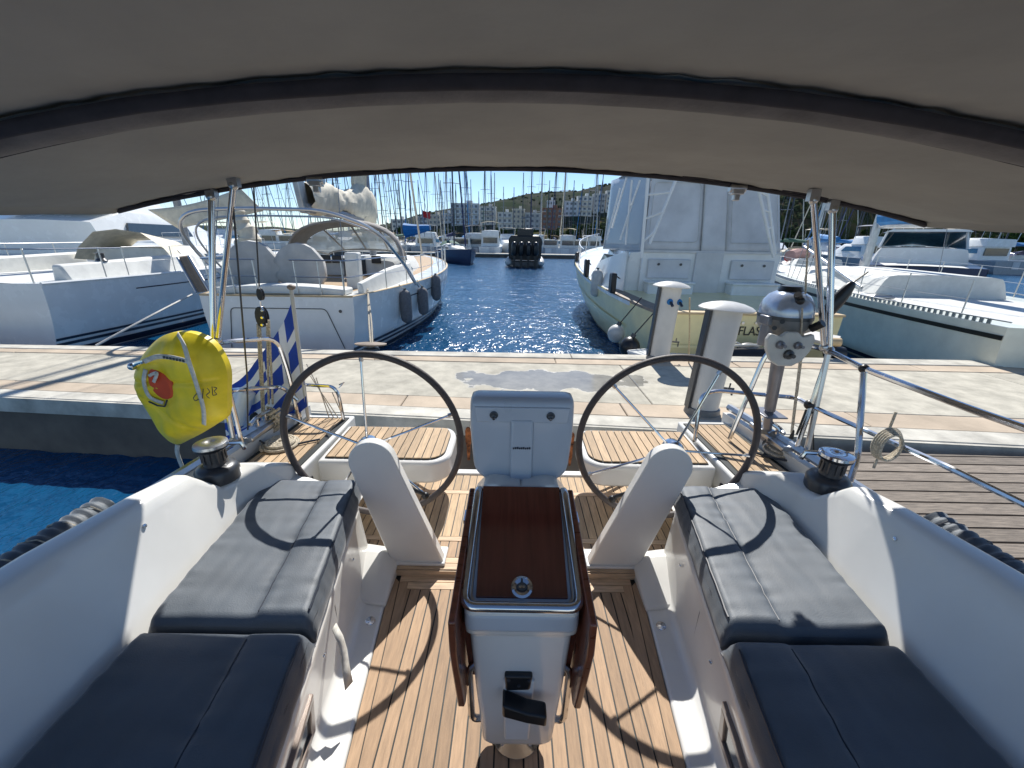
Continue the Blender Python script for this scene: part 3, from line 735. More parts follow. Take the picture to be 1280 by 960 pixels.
O('pod_spine', hexa([(-.036, py(.80, .012), .80), (.036, py(.80, .012), .80), (.040, 1.19, .80), (-.040, 1.19, .80)], [(-.034, py(1.05, .010), 1.05), (.034, py(1.05, .010), 1.05), (.045, 1.2, 1.05), (-.045, 1.2, 1.05)]), M_podw, PD, bevel=.006, seg=3)
for s in (-1, 1):
    O('screw_well', J(lathe([(0, 0), (.013, 0), (.014, .004), (.010, .006), (0, .002)], (s * .092, py(1.062, .004), 1.066), 14, (0, -1, .0))), M_dark, PD)
    O('pod_screw', lathe([(0, 0), (.006, 0), (.005, .004), (0, .004)], (s * .092, py(1.05, .010), 1.056), 8, (0, -1, 0)), M_ss, PD)
O('maker_mark', J(*[box((-.026 + i * .0066, py(.955, .0135), .955 + .0008 * (i % 3)), (.0048, .002, .0052 + .001 * ((i * 7) % 3))) for i in range(9)]), M_navyp, PD, smooth=False)
O('pod_collar', lathe([(0, -.01), (.036, -.01), (.040, .0), (.036, .03), (.030, .036), (0, .036)], (0, 1.16, .775), 20), M_podw, PD)
O('pod_neck', lathe([(0, .0), (.028, .0), (.028, .02), (0, .02)], (0, 1.17, .800), 16), M_black, PD)
# moulded end behind the lid which carries the pod
O('table_head', J(*[loft([[(s * .0, 1.085 + t * .05, .775 + .0), (s * .150, 1.085 + t * .05, .775), (s * .150, 1.085 + t * .05, .825 - t * .01), (s * .115, 1.085 + t * .05, .868 - t * .01), (s * .085, 1.085 + t * .05, .872 - t * .01), (s * .045, 1.085 + t * .05, .85), (s * .0, 1.085 + t * .05, .845)] for t in (0, 1, 2)]) for s in (-1, 1)], box((0, 1.13, .70), (.25, .18, .17))), M_gel, T, bevel=.008)

# ------------------------------------------------------------------ bimini
B = thing('bimini', (0, 1.2, 1.95), 'taupe canvas bimini awning stretched over the cockpit, seen from below', 'awning')
def bz(x, y): 
    sag = 0
    return 1.935 + .045 * math.sin(max(0, min(1, (2.19 - y) / 1.6)) * PI / 2) * 1.0 - (.052 + .019 * max(0, min(1, 2.19 - y))) * x * x - .006 * max(0, abs(x) - 1.5) ** 2
BW = 2.05
def canvas(y0, y1, seed):
    def f(a, b):
        x = -BW + 2 * BW * a; y = y0 + (y1 - y0) * b
        y += .012 * nz(x * 1.5, 0, 5)
        z = bz(x, y) - .018 * math.sin(PI * b) + .006 * nz(x * 2.2, y * 6, seed) * math.sin(PI * b)
        e_ = min(b, 1 - b) * (y1 - y0); z += .006 * math.exp(-e_ * 9) * nz(x * 16, y * 2.5, 4) + .003 * nz(x * 5 + y * 7, y * 2, seed + 8)
        if abs(x) > BW - .001: z -= .02
        return (x, y, z)
    return grid(f, 180, 20)
for (y0, y1, sd) in ((.52, .625, 2), (.615, 1.125, 5), (1.115, 2.185, 8)):
    o = O('canvas_panel', canvas(y0, y1, sd), M_canvas, B, ang=80); solid(o, .003, 1)
def arc(y, dz=0, x0=-BW, x1=BW, n=48): return [(x0 + (x1 - x0) * i / n, y + .012 * nz((x0 + (x1 - x0) * i / n) * 1.5, 0, 5), bz(x0 + (x1 - x0) * i / n, y) + dz) for i in range(n + 1)]
def band(y0, y1, z0, z1, seed):
    def f(a, b):
        x = -BW + 2 * BW * a; y = y0 + (y1 - y0) * b
        bulge = -math.sin(PI * b) * .028
        return (x, y + .012 * nz(x * 1.5, 0, 5) + .002 * nz(x * 3, b, seed), bz(x, y) + z0 + (z1 - z0) * b + bulge + .002 * nz(x * 8, b * 5, seed))
    return grid(f, 70, 8)
for y, wd in ((1.12, .150), (.62, .06)):
    o = O('bow_sleeve', band(y + .022, y + wd, -.012, -.010, y), M_canvas2, B, ang=80); solid(o, .002)
    o = O('sleeve_webbing', band(y - .022, y + .018, -.016, -.014, y + 3), M_canvasd, B, ang=80); solid(o, .002)
    O('sleeve_seam', tube([Vector(p) + Vector((0, wd - .012, -.024)) for p in arc(y)], .0035, 5), M_canvasd, B)
    O('frame_tube', tube([Vector(p) + Vector((0, .05, -.010)) for p in arc(y)], .013, 8), M_ss2, B)
O('aft_hem', tube([Vector(p) + Vector((0, 0, -.006)) for p in arc(2.19)], .013, 8), M_canvasd, B)
O('aft_valance', solid(O('aft_valance_strip', grid(lambda a, b: (-BW + 2 * BW * a, 2.195 + .004 * nz(a * 30, 0), bz(-BW + 2 * BW * a, 2.19) + .01 - b * (.012 + .02 * abs(2 * a - 1) ** 2)), 60, 2), M_canvas2, B), .002) and box((0, 2.19, 1.965), (.05, .01, .004)), M_canvasd, B)
# hem stitching lines in front of the edge
for u0, u1, dv in ((380, 455, 0), (215, 262, 0), (852, 902, 0), (980, 1040, 0)):
    xa = aty(u0, 215, 2.12).x; xb = aty(u1, 215, 2.12).x
    O('flap_seam', tube([(xa + (xb - xa) * t / 8, 2.10 - .012 * math.sin(PI * t / 8), bz(xa + (xb - xa) * t / 8, 2.10) - .017) for t in range(9)], .0035, 5), M_canvasd, B)
# end fittings
fit = [(-1.02, 0), (1.06, 0)]
for x, big in fit:
    z = bz(x, 2.19)
    O('frame_fitting', J(box((x, 2.19, z - .03), (.07 if big else .06, .04, .035)), rod((x - .04, 2.19, z - .018), (x + .04, 2.19, z - .018), .022, 10), box((x, 2.19, z - .055), (.03, .03, .04))), M_ss2, B, bevel=.004)

# ------------------------------------------------------------------ boat building kit
class Hull:
    """local axes: stern centre at the origin on the water line, bow towards +y, z up from the water"""
    def __init__(s, L, B, fs, fb, tr=.7, depth=.4, pmax=.42, boxy=.32, rake=.0, flare=.0, sheer=0.0, blunt=2.2):
        s.L, s.B, s.fs, s.fb, s.tr, s.depth, s.pmax, s.boxy, s.rake, s.flare, s.sh, s.blunt = L, B, fs, fb, tr, depth, pmax, boxy, rake, flare, sheer, blunt
    def hb(s, t):
        if t < s.pmax: f = s.tr + (1 - s.tr) * math.sin(t / s.pmax * PI / 2)
        else: f = max(0, 1 - ((t - s.pmax) / (1 - s.pmax)) ** s.blunt) ** .85
        return max(.02, s.B / 2 * f)
    def zs(s, t): return s.fs + (s.fb - s.fs) * t ** 1.6 - s.sh * math.sin(PI * t)
    def pt(s, t, k, side, off=0):
        h = s.hb(t); z = s.zs(t); a = k * PI / 2
        box_ = s.boxy + (1.05 - s.boxy) * max(0, (t - .35) / .65) ** 1.2
        w = max(0, math.cos(a)) ** box_
        x = h * w * (1 + s.flare * 0) + off
        x -= s.flare * h * math.sin(a) * (t ** 1.2)
        x = max(x, 0.0 if k > .98 else .012)
        zz = z - (z + s.depth) * math.sin(a)
        y = t * s.L + s.rake * (z - zz) * (1 - t) - (z - zz) * .25 * max(0, (t - .8) / .2)
        return Vector((side * x, y, zz))
    def kz(s, t, z):
        r = (s.zs(t) - z) / (s.zs(t) + s.depth); return math.asin(max(0, min(1, r))) / (PI / 2)
    def hull(s, n=30, m=12):
        rings = []
        for i in range(n + 1):
            t = i / n
            rings.append([s.pt(t, j / m, 1) for j in range(m + 1)] + [s.pt(t, j / m, -1) for j in range(m, -1, -1)])
        g = loft(rings, True, False)
        return g[0], g[1] + [tuple(range(len(rings[0])))[::-1]]
    def band(s, z0, z1, t0=0, t1=.97, off=.008, n=30, sides=(1, -1), rel=False):
        gs = []
        for sd in sides:
            rs = []
            for i in range(n + 1):
                t = t0 + (t1 - t0) * i / n
                za, zb = (s.zs(t) + z0, s.zs(t) + z1) if rel else (z0, z1)
                rs.append([s.pt(t, s.kz(t, za), sd, off), s.pt(t, s.kz(t, (za + zb) / 2), sd, off + .001), s.pt(t, s.kz(t, zb), sd, off)])
            gs.append(loft(rs, False))
        return J(*gs)
    def deck(s, t0=0, t1=1, drop=.02, inset=.02, n=24, crown=.05):
        rs = []
        for i in range(n + 1):
            t = t0 + (t1 - t0) * i / n; h = max(.01, s.hb(t) - inset); z = s.zs(t) - drop; y = t * s.L
            rs.append([(-h, y, z - .05), (-h, y, z), (-h * .5, y, z + crown * .7 * min(1, h)), (0, y, z + crown * min(1, h)), (h * .5, y, z + crown * .7 * min(1, h)), (h, y, z), (h, y, z - .05)])
        return loft(rs, False)
    def edge(s, t, side, inn=0, up=0): 
        return Vector((side * max(0, s.hb(t) - inn), t * s.L, s.zs(t) + up))
def cabin(st, rnd=.5):
    """st: list of (y, half width at foot, half width at top, z foot, z top)"""
    rs = []
    for y, a, b, z0, z1 in st:
        m = z0 + (z1 - z0) * .72
        rs.append([(-a, y, z0), (-(a * .35 + b * .65), y, m), (-b, y, z1 - .03), (-b * .85, y, z1), (0, y, z1 + .03), (b * .85, y, z1), (b, y, z1 - .03), ((a * .35 + b * .65), y, m), (a, y, z0)])
    return loft(rs)
def rails(pts, h, r=.012, every=1, mid=True):
    """stanchions and lifelines along a list of deck points"""
    st = [rod(p, Vector(p) + Vector((0, 0, h)), r, 6) for p in pts[::every]]
    top = [Vector(p) + Vector((0, 0, h)) for p in pts]
    ls = [tube(top, r * .45, 5)]
    if mid: ls.append(tube([Vector(p) + Vector((0, 0, h * .5)) for p in pts], r * .45, 5))
    return st, ls
def place(root, x, y, rz): root.location = (x, y, WZ); root.rotation_euler = (0, 0, rz)
def boat_root(name, label, cat, group=None): return thing(name, (0, 0, 0), label, cat, group)
def local(root, p):                                   # world point -> boat coordinates
    return (Matrix.Translation(root.location) @ root.rotation_euler.to_matrix().to_4x4()).inverted() @ Vector(p)
def world(root, p): return (Matrix.Translation(root.location) @ root.rotation_euler.to_matrix().to_4x4()) @ Vector(p)

def fender(p, L, r, m, label, tilt=(0, 0, -1), name='fender', rope=.5, group=None, ropecol=None, rope_to=None):
    t = thing(name, Vector(p), label, 'fender', group)
    d = Vector(tilt).normalized(); p = Vector(p)
    prof = [(0.0, 0), (r * .35, .01), (r * .8, L * .08), (r, L * .2), (r, L * .8), (r * .82, L * .92), (r * .3, L * .99), (0, L)]
    q = Vector((0, 0, 1)).rotation_difference(d).to_matrix().to_4x4()
    O('fender_body', mv(xf(lathe([(a, b) for a, b in prof], (0, 0, 0), 16), q), p), m, t, ang=60)
    O('fender_eye', mv(xf(lathe([(0, -.03), (r * .22, -.03), (r * .25, .012), (0, .012)], (0, 0, 0), 8), q), p), M_dark, t)
    end = Vector(rope_to) if rope_to is not None else p - d * rope
    O('fender_line', tube([p - d * .02, (p + end) / 2 + Vector((0, 0, -.02)), end], .010, 5), ropecol or M_rope, t)
    return t

# ------------------------------------------------------------------ yacht with the grey sprayhood, stern to the quay on the left
Bt = boat_root('sailing_yacht', 'large white sailing yacht with grey sprayhood and flat transom, stern to the quay at left', 'yacht')
bx = (aty(262, 400, 7.35).x + aty(440, 400, 7.35).x) / 2
place(Bt, bx, 7.35, math.radians(1.5))
H = Hull(14.2, 4.3, 1.33, 1.55, tr=.64, depth=.45, pmax=.40, boxy=.42, rake=-.0, sheer=.04)
O('hull', H.hull(), M_hullw, Bt, ang=50)
O('teak_deck', H.deck(), M_teakh, Bt)
O('cap_rail', J(*[tube([H.edge(t / 24, s, .02, .0) for t in range(25)], .028, 6, flat=.6) for s in (-1, 1)], tube([H.edge(0, -1, .02), H.edge(0, 1, .02)], .03, 6, flat=.6)), M_wood, Bt)
for z0, z1 in ((.30, .36), (.20, .255), (.02, .13)):
    O('boot_stripe', H.band(z0, z1, 0.0, .95), M_navyp, Bt)
O('cove_stripe', H.band(-.30, -.275, .13, .9, rel=True), M_navyp, Bt)
O('bow_emblem', H.band(-.52, -.40, .30, .315, sides=(1,), rel=True), M_navyp, Bt)
O('transom_hatch_line', tube(bend([(-1.0, -.012, .35), (-.86, -.012, 1.10), (.86, -.012, 1.10), (1.12, -.012, .35)], .08), .007, 5), M_joint, Bt)
O('transom_fitting', lathe([(0, 0), (.03, 0), (.03, .01), (0, .012)], (1.12, -.006, 1.06), 10, (0, -1, 0)), M_dark, Bt)
# coachroof, cockpit coamings
O('coachroof', cabin([(4.2, 1.25, 1.05, 1.25, 1.75), (5.2, 1.35, 1.12, 1.25, 1.80), (7.5, 1.15, .92, 1.3, 1.78), (9.3, .75, .55, 1.35, 1.62), (10.4, .40, .22, 1.4, 1.48)]), M_deck, Bt, ang=50)
for s in (-1, 1):
    for yy, ln_ in ((4.9, .9), (6.1, .9), (7.3, .8), (8.4, .5)):
        k = 1 - (yy - 4.9) * .12
        O('cabin_window', hexa([(s * (1.30 * k + .012), yy, 1.43), (s * (1.30 * k - .07), yy + ln_, 1.43), (s * (1.30 * k - .17), yy + ln_, 1.58), (s * (1.30 * k - .04), yy, 1.60)], [(s * (1.30 * k + .035), yy, 1.43), (s * (1.30 * k - .045), yy + ln_, 1.43), (s * (1.30 * k - .145), yy + ln_, 1.58), (s * (1.30 * k - .015), yy, 1.60)]), M_glassd, Bt, smooth=False)
    O('coaming', loft([[(s * 1.30, .5, 1.3), (s * 1.42, .5, 1.3), (s * 1.38, .5, 1.52), (s * 1.28, .5, 1.52)], [(s * 1.35, 2, 1.3), (s * 1.6, 2, 1.3), (s * 1.5, 2, 1.68), (s * 1.38, 2, 1.68)], [(s * 1.30, 4.3, 1.3), (s * 1.6, 4.3, 1.3), (s * 1.5, 4.3, 1.72), (s * 1.30, 4.3, 1.72)]]), M_deck, Bt, bevel=.03)
O('stern_seat', loft([[(x, .10, 1.33), (x, .10, 1.47 + .04 * math.cos(x * 2)), (x, .55, 1.47 + .04 * math.cos(x * 2)), (x, .55, 1.33)] for x in (-1.2, -.6, 0, .6, 1.2)]), M_deck, Bt, bevel=.03)
O('companionway', box((0, 4.18, 1.55), (.6, .05, .5)), M_glassd, Bt)
for x in (-.75, -.45, .62):
    O('instrument', box((x, 4.12, 1.78), (.26, .05, .20)), M_black, Bt, bevel=.02)
# covered wheels and the uncovered frame
for x, r in ((-.95, .53), (-.02, .50)):
    w = O('wheel_cover', loft([[(x + r * k * math.cos(2 * PI * i / 20) * (1 + .04 * math.sin(3 * i)), yy + .03 * math.sin(i * 2.1), 1.72 + r * k * math.sin(2 * PI * i / 20)) for i in range(20)] for yy, k in ((1.02, .72), (1.05, 1.0), (1.14, 1.02), (1.2, .8))]), M_cover, Bt, ang=70)
for x in (-.95, .95):
    O('helm_pedestal', loft([[(x - .14, 1.25 + dy, z), (x + .14, 1.25 + dy, z), (x + .14, 1.5 + dy, z), (x - .14, 1.5 + dy, z)] for z, dy in ((1.3, 0), (2.05, .06))]), M_deck, Bt, bevel=.03)
# sprayhood
def hoodarc(y, w, zt, z0, n=16): return [Vector((w * math.cos(PI * i / n) * (1 if True else 1), y, z0 + (zt - z0) * math.sin(PI * i / n) ** .55)) for i in range(n + 1)]
a1, a2, a3 = hoodarc(3.55, 1.45, 2.72, 1.62), hoodarc(3.95, 1.42, 2.78, 1.62), hoodarc(5.3, 1.18, 2.02, 1.72)
O('sprayhood_roof', solid(O('sprayhood_canvas', loft([a1, a2, [ln(p, q, .22) for p, q in zip(a2, a3)]], False), M_hood, Bt, ang=80), .02) and tube(a1, .035, 6), M_hood, Bt)
O('sprayhood_window', loft([[ln(p, q, .24) for p, q in zip(a2, a3)], a3], False), M_hoodwin, Bt, ang=80)
for i in (1, 5, 8, 11, 15):
    O('sprayhood_frame', tube([ln(a2[i], a3[i], t / 4) + Vector((0, -.01, .015)) for t in range(1, 5)], .035, 6, flat=.5), M_hood, Bt)
O('sprayhood_frame', tube(a3, .03, 6), M_hood, Bt)
# tall stainless arch over the cockpit
arch = bend([(-1.30, .95, 1.38), (-1.62, .6, 1.95), (-1.66, .25, 2.50), (-1.35, .2, 2.74), (-.5, .3, 2.80), (.9, .4, 2.80), (1.75, .55, 2.5), (2.05, 1.1, 1.9), (2.02, 2.4, 1.32)], .35, 7)
O('arch_tube', tube(arch, .032, 10), M_ss2, Bt)
O('arch_tube', tube([Vector(p) + Vector((0, .35, -.10)) for p in arch], .018, 8), M_ss2, Bt)
# pushpit, stanchions, lifelines
for s in (-1, 1):
    O('pushpit', J(*[rod((s * (1.20 - i * .42), .08, 1.33), (s * (1.20 - i * .42), .08, 1.95), .013, 6) for i in range(3)], tube(bend([(s * .30, .06, 1.95), (s * 1.30, .06, 1.95), (s * 1.62, 1.3, 1.97)], .2), .014, 6), tube(bend([(s * .30, .06, 1.66), (s * 1.30, .06, 1.66), (s * 1.60, 1.3, 1.68)], .2), .010, 6)), M_ss2, Bt, kind='stuff')
    tt = [.1 + i * .075 for i in range(12)]
    st, lsn = rails([H.edge(t, s, .07) for t in tt], .62)
    for g in st: O('stanchion', g, M_ss2, Bt)
    O('lifeline', lsn[0], M_ss2, Bt); O('lifeline', lsn[1], M_ss2, Bt)
# rig
O('mast', tube([(0, 5.9, 1.7), (0, 5.95, 19)], .10, 10), M_mast, Bt)
O('boom', tube([(0, 5.75, 2.85), (0, 1.6, 2.92)], .10, 8), M_mast, Bt)
def cov(a, b):
    y = 1.75 + 4.1 * a; ang = 2 * PI * b
    r = (.19 + .14 * a + .08 * math.sin(a * 9)) * (1 + .30 * nz(a * 7, math.cos(ang) * 1.3, math.sin(ang) * 1.3)) + .09 * abs(nz(a * 22 + math.sin(ang) * 2, math.cos(ang), 3))
    return (r * .78 * math.cos(ang), y, 3.14 + .10 * a + r * 1.25 * math.sin(ang))
O('sail_cover', J(grid(cov, 70, 20)), M_sail, Bt, ang=80)
O('sail_stack_cover', tube([(-.02, 5.4, 3.1), (-.04, 5.55, 3.9), (0, 5.75, 5.0)], lambda t: .30 - .12 * t, 10), M_sailb, Bt)
O('loose_sailcloth', grid(lambda a, b: (.22 - .42 * b + .05 * math.sin(a * 9), 5.2 + .15 * math.sin(b * 7 + a * 3), 4.5 - 1.5 * a - .15 * math.sin(b * 5)), 14, 8), M_sail, Bt, ang=80)
O('boom_end_bracket', hexa([(-.06, 1.50, 2.80), (.06, 1.50, 2.80), (.06, 1.75, 2.80), (-.06, 1.75, 2.80)], [(-.06, 1.35, 3.45), (.06, 1.35, 3.45), (.06, 1.65, 3.45), (-.06, 1.65, 3.45)]), M_alu, Bt, bevel=.02)
for s in (-1, 1):
    O('shroud', tube([(s * 2.0, 6.2, 1.4), (s * .9, 6.0, 8), (0, 5.95, 17)], .009, 5), M_mast, Bt)
    O('backstay', rod((s * 1.2, .1, 1.4), (0, 5.9, 18), .007, 5), M_mast, Bt)
O('forestay', tube([(0, 13.9, 1.6), (0, 6.1, 18)], .05, 6), M_sail, Bt)
O('anchor_roller', J(box((0, 14.1, 1.6), (.14, .5, .1)), rod((0, 14.2, 1.55), (0, 14.1, 1.15), .03)), M_ss2, Bt)
# its fenders on the side facing the open water
for (u, v0, v1, lab) in ((507, 362, 404, 'grey covered fender nearest the quay on the hull side of the yacht with the sprayhood'), (528, 359, 394, 'middle grey fender of the three hanging on the left yacht hull'), (545, 343, 376, 'grey fender farthest from the quay on the left yacht hull, with pale tip')):
    # find hull station whose side projects to this column
    best = None
    for i in range(200):
        t = .05 + .6 * i / 200
        w_ = world(Bt, H.pt(t, H.kz(t, 1.0), 1, .12)); d = w_ - EYE
        uu = 640 + FPX * d.dot(CR) / d.dot(_F)
        if best is None or abs(uu - u) < best[0]: best = (abs(uu - u), t, w_)
    t, w_ = best[1], best[2]
    zt = aty(u, v0, w_.y).z; zb = aty(u, v1, w_.y).z
    top = world(Bt, H.edge(t, 1, -.02, 0))
    fender(Vector((w_.x, w_.y, zt)), zt - zb, .135, M_fend, lab, rope_to=top + Vector((-.04, 0, .04)), group='fenders on the left yacht')

# ------------------------------------------------------------------ neighbour at the far left
A = boat_root('sailing_yacht', 'white sailing yacht with three navy stripes at the far left edge behind the bimini pole', 'yacht')
place(A, -10.4, 7.4, math.radians(3))
HA = Hull(14.5, 4.3, 1.45, 1.65, tr=.78, depth=.45, boxy=.36, sheer=.03)
O('hull', HA.hull(), M_hullw, A, ang=50)
O('deck', HA.deck(), M_deck, A)
for z0, z1 in ((.36, .41), (.25, .31), (.03, .17)): O('boot_stripe', HA.band(z0, z1, 0, .95), M_navyp, A)
O('cove_stripe', HA.band(-.28, -.255, .12, .9, rel=True), M_navyp, A)
O('rubbing_rail', J(*[tube([HA.edge(t / 20, s, .0, .0) for t in range(21)], .03, 6) for s in (-1, 1)]), M_hullw, A)
O('coachroof', cabin([(4.4, 1.35, 1.1, 1.4, 1.95), (6, 1.35, 1.1, 1.4, 2.0), (9, .9, .7, 1.45, 1.8), (10.5, .4, .2, 1.5, 1.6)]), M_deck, A, ang=50)
for yy in (5.2, 6.6, 8.0):
    O('cabin_window', hexa([(1.36 - (yy - 5.2) * .10, yy, 1.62), (1.24 - (yy - 5.2) * .10, yy + 1, 1.62), (1.14 - (yy - 5.2) * .10, yy + 1, 1.80), (1.26 - (yy - 5.2) * .10, yy, 1.80)], [(1.39 - (yy - 5.2) * .10, yy, 1.62), (1.27 - (yy - 5.2) * .10, yy + 1, 1.62), (1.17 - (yy - 5.2) * .10, yy + 1, 1.80), (1.29 - (yy - 5.2) * .10, yy, 1.80)]), M_glassd, A, smooth=False)
for s in (-1, 1):
    O('coaming', hexa([(s * 1.3, .6, 1.4), (s * 1.65, .6, 1.4), (s * 1.75, 4.3, 1.4), (s * 1.3, 4.3, 1.4)], [(s * 1.35, .6, 1.75), (s * 1.52, .6, 1.75), (s * 1.55, 4.3, 1.85), (s * 1.35, 4.3, 1.85)]), M_deck, A, bevel=.05)
    O('pushpit', J(tube(bend([(s * .5, .05, 2.05), (s * 1.55, .05, 2.05), (s * 1.9, 1.6, 2.05)], .2), .014, 6), *[rod(p, Vector(p) + Vector((0, 0, .62)), .013, 6) for p in ((s * .6, .06, 1.45), (s * 1.5, .06, 1.45), (s * 1.8, 1.2, 1.45))]), M_ss2, A)
    st, lsn = rails([HA.edge(.12 + i * .085, s, .07) for i in range(10)], .62)
    for g in st: O('stanchion', g, M_ss2, A)
    for g in lsn: O('lifeline', g, M_ss2, A)
O('winch', lathe([(0, 0), (.11, 0), (.07, .05), (.07, .14), (.10, .16), (0, .17)], (1.45, 1.6, 1.78), 14), M_dark, A)
O('sail_cover', tube([(0, 1.6, 3.3), (0, 4, 3.5), (0, 6.2, 3.7)], lambda t: .16 + .14 * t, 10), M_sail, A)
O('mast', tube([(0, 6.4, 1.9), (0, 6.45, 19)], .11, 8), M_mast, A)
O('sprayhood', loft([[(x * k, y, z0 + (1 - abs(x) ** 3) * h) for x in (-1.3, -1.1, -.6, 0, .6, 1.1, 1.3)] for y, k, z0, h in ((3.9, 1, 2.1, .35), (5.2, .95, 1.9, .3))], False), M_sail, A)
# folded teak boarding ladder standing at its quarter
G = thing('boarding_ladder', aty(243, 370, 9.4), 'folded teak slatted boarding ladder leaning between the two yachts at left', 'ladder')
q0, q1, q2, q3 = aty(222, 322, 9.6), aty(236, 320, 9.6), aty(262, 364, 9.2), aty(246, 366, 9.2)
for i in range(9):
    t0 = i / 9; t1 = (i + .62) / 9
    O('slat', slab([ln(q0, q1, t0), ln(q0, q1, t1), ln(q3, q2, t1), ln(q3, q2, t0)], (0, .03, .02)), M_brown if i % 2 else M_teak, G, smooth=False)
O('side_rail', J(rod(q0, q3, .03), rod(q1, q2, .03)), M_ss2, G)

# white motor yacht behind the far left neighbour
A2 = boat_root('motor_yacht', 'white motor yacht with long smooth superstructure behind the yachts at the far left', 'motor yacht')
place(A2, -15.5, 11.5, math.radians(6))
H2 = Hull(16, 4.8, 1.6, 2.2, tr=.9, depth=.5, boxy=.35)
O('hull', H2.hull(), M_hullw, A2, ang=50); O('deck', H2.deck(), M_deck, A2)
O('superstructure', cabin([(2.5, 2.0, 1.7, 1.6, 2.7), (4, 2.0, 1.75, 1.6, 3.1), (7.5, 1.9, 1.5, 1.7, 3.1), (10, 1.6, 1.0, 1.9, 2.5), (12, 1.0, .6, 2.0, 2.1)]), M_hullw, A2, ang=50)
O('flybridge', cabin([(3.0, 1.6, 1.5, 3.05, 3.5), (6.5, 1.5, 1.3, 3.05, 3.6), (7.5, 1.2, .9, 3.05, 3.1)]), M_hullw, A2, ang=50)
for sd in (-1, 1):
    O('side_window', hexa([(sd * 1.92, 3.6, 2.25), (sd * 1.92, 7.2, 2.25), (sd * 1.84, 7.0, 2.7), (sd * 1.84, 3.8, 2.7)], [(sd * 1.98, 3.6, 2.25), (sd * 1.96, 7.2, 2.25), (sd * 1.88, 7.0, 2.7), (sd * 1.90, 3.8, 2.7)]), M_glassd, A2, smooth=False)
st, lsn = rails([H2.edge(.3 + i * .06, 1, .1) for i in range(11)], .7)
for g in st: O('stanchion', g, M_ss2, A2)
O('lifeline', lsn[0], M_ss2, A2)
# drooping pale awning on the boat behind the poles
aw = [aty(185, 262, 11.5), aty(300, 235, 11.5), aty(312, 262, 11.0), aty(200, 285, 11.0)]
awn = O('pale_awning', grid(lambda a, b: ln(ln(aw[0], aw[1], a), ln(aw[3], aw[2], a), b) + Vector((0, .6 * b, -.10 * math.sin(PI * a) * (1 - b))), 14, 6), M_sail, ang=80, label='pale awning sheet stretched above the white yachts behind the left bimini pole', cat='awning'); solid(awn, .02)
# hanging bundle of cloth under it
O('furled_sail', tube(smoothpath([aty(298, 262, 10.6), aty(303, 280, 10.6), aty(312, 298, 10.6), aty(308, 312, 10.6)], 5), lambda t: .10 + .20 * t + .03 * math.sin(t * 30), 12), M_sail, label='loosely furled cream sail hanging behind the left bimini pole', cat='sail')

# ------------------------------------------------------------------ sport fisher on the right
C = boat_root('sport_fishing_boat', 'cream and white sport fishing boat with tall enclosed flybridge, stern to the quay at right', 'motor boat')
cxa, cxb = aty(826, 400, 6.95).x, aty(1052, 400, 6.95).x
place(C, (cxa + cxb) / 2, 6.95, math.radians(-.5))
CW = (cxb - cxa)
HC = Hull(12.8, 4.25, 1.20, 2.15, tr=CW / 4.25, depth=.4, pmax=.45, boxy=.30, flare=.28, blunt=2.6)
O('hull', HC.hull(), M_hullc, C, ang=50)
O('boot_stripe', HC.band(-.1, .10, 0, .96), M_navyp, C)
O('chine_moulding', HC.band(-.62, -.56, .12, .96, off=.03, rel=True), M_hullc, C)
O('sheer_moulding', HC.band(-.10, -.02, .10, .97, off=.02, rel=True), M_hullw, C)
hw = CW / 2
zc = 1.20
# cockpit well: covering boards round an open cockpit
O('transom_cap', prism([(-hw - .02, -.04), (hw + .02, -.04), (hw + .02, .24), (-hw - .02, .24)], zc - .012, zc + .03), M_wood, C, bevel=.01)
for s in (-1, 1):
    O('covering_board', loft([[HC.edge(t, s, .0, .004), HC.edge(t, s, .34, .004), HC.edge(t, s, .34, -.05), HC.edge(t, s, .0, -.05)] for t in [.02 + i * .02 for i in range(11)]]), M_brown if s < 0 else M_wood, C, smooth=False)
    O('cockpit_side', loft([[HC.edge(t, s, .34, -.05), HC.edge(t, s, .36, -.7)] for t in [.02 + i * .02 for i in range(11)]], False), M_encl, C)
O('cockpit_floor', prism([(-hw + .1, .1), (hw - .1, .1), (hw + .2, 2.9), (-hw - .2, 2.9)], .50, .56), M_deck, C)
O('transom_inside', box((0, .22, .9), (CW - .5, .05, .6)), M_hullw, C)
O('foredeck', HC.deck(.22, 1, .0, .02), M_hullw, C)
bk0 = aty(800, 395, 9.55); bk = local(C, bk0); 
bL, bR = local(C, aty(798, 360, 9.55)).x, local(C, aty(966, 360, 9.55)).x
zb = local(C, aty(880, 316, 9.55)).z; yb = bk.y
O('bulkhead', hexa([(bL, yb, .5), (bR, yb, .5), (bR, yb + .1, .5), (bL, yb + .1, .5)], [(bL, yb, zb), (bR, yb, zb), (bR, yb + .1, zb), (bL, yb + .1, zb)]), M_hullw, C, bevel=.02)
O('cabin_door', box(((bL + bR) / 2 - .05, yb - .03, (zb + .55) / 2 + .12), (.62, .04, zb - .75)), M_encl, C, bevel=.015)
for xc, lab in ((bL + .62, 0), (bR - .62, 1)):
    O('cockpit_cabinet', box((xc, yb - .18, 1.0), (1.02, .34, .98)), M_hullw, C, bevel=.03)
    O('cabinet_lid', box((xc, yb - .19, 1.50), (1.06, .38, .05)), M_hullw, C, bevel=.015)
    O('cabinet_panel', box((xc, yb - .04, zb - .36), (.96, .06, .42)), M_encl, C, bevel=.02)
    for dx in (-.25, .25): O('rod_socket', lathe([(0, 0), (.03, 0), (.03, .02), (0, .02)], (xc + dx, yb - .07, zb - .26), 8, (0, -1, 0)), M_dark, C)
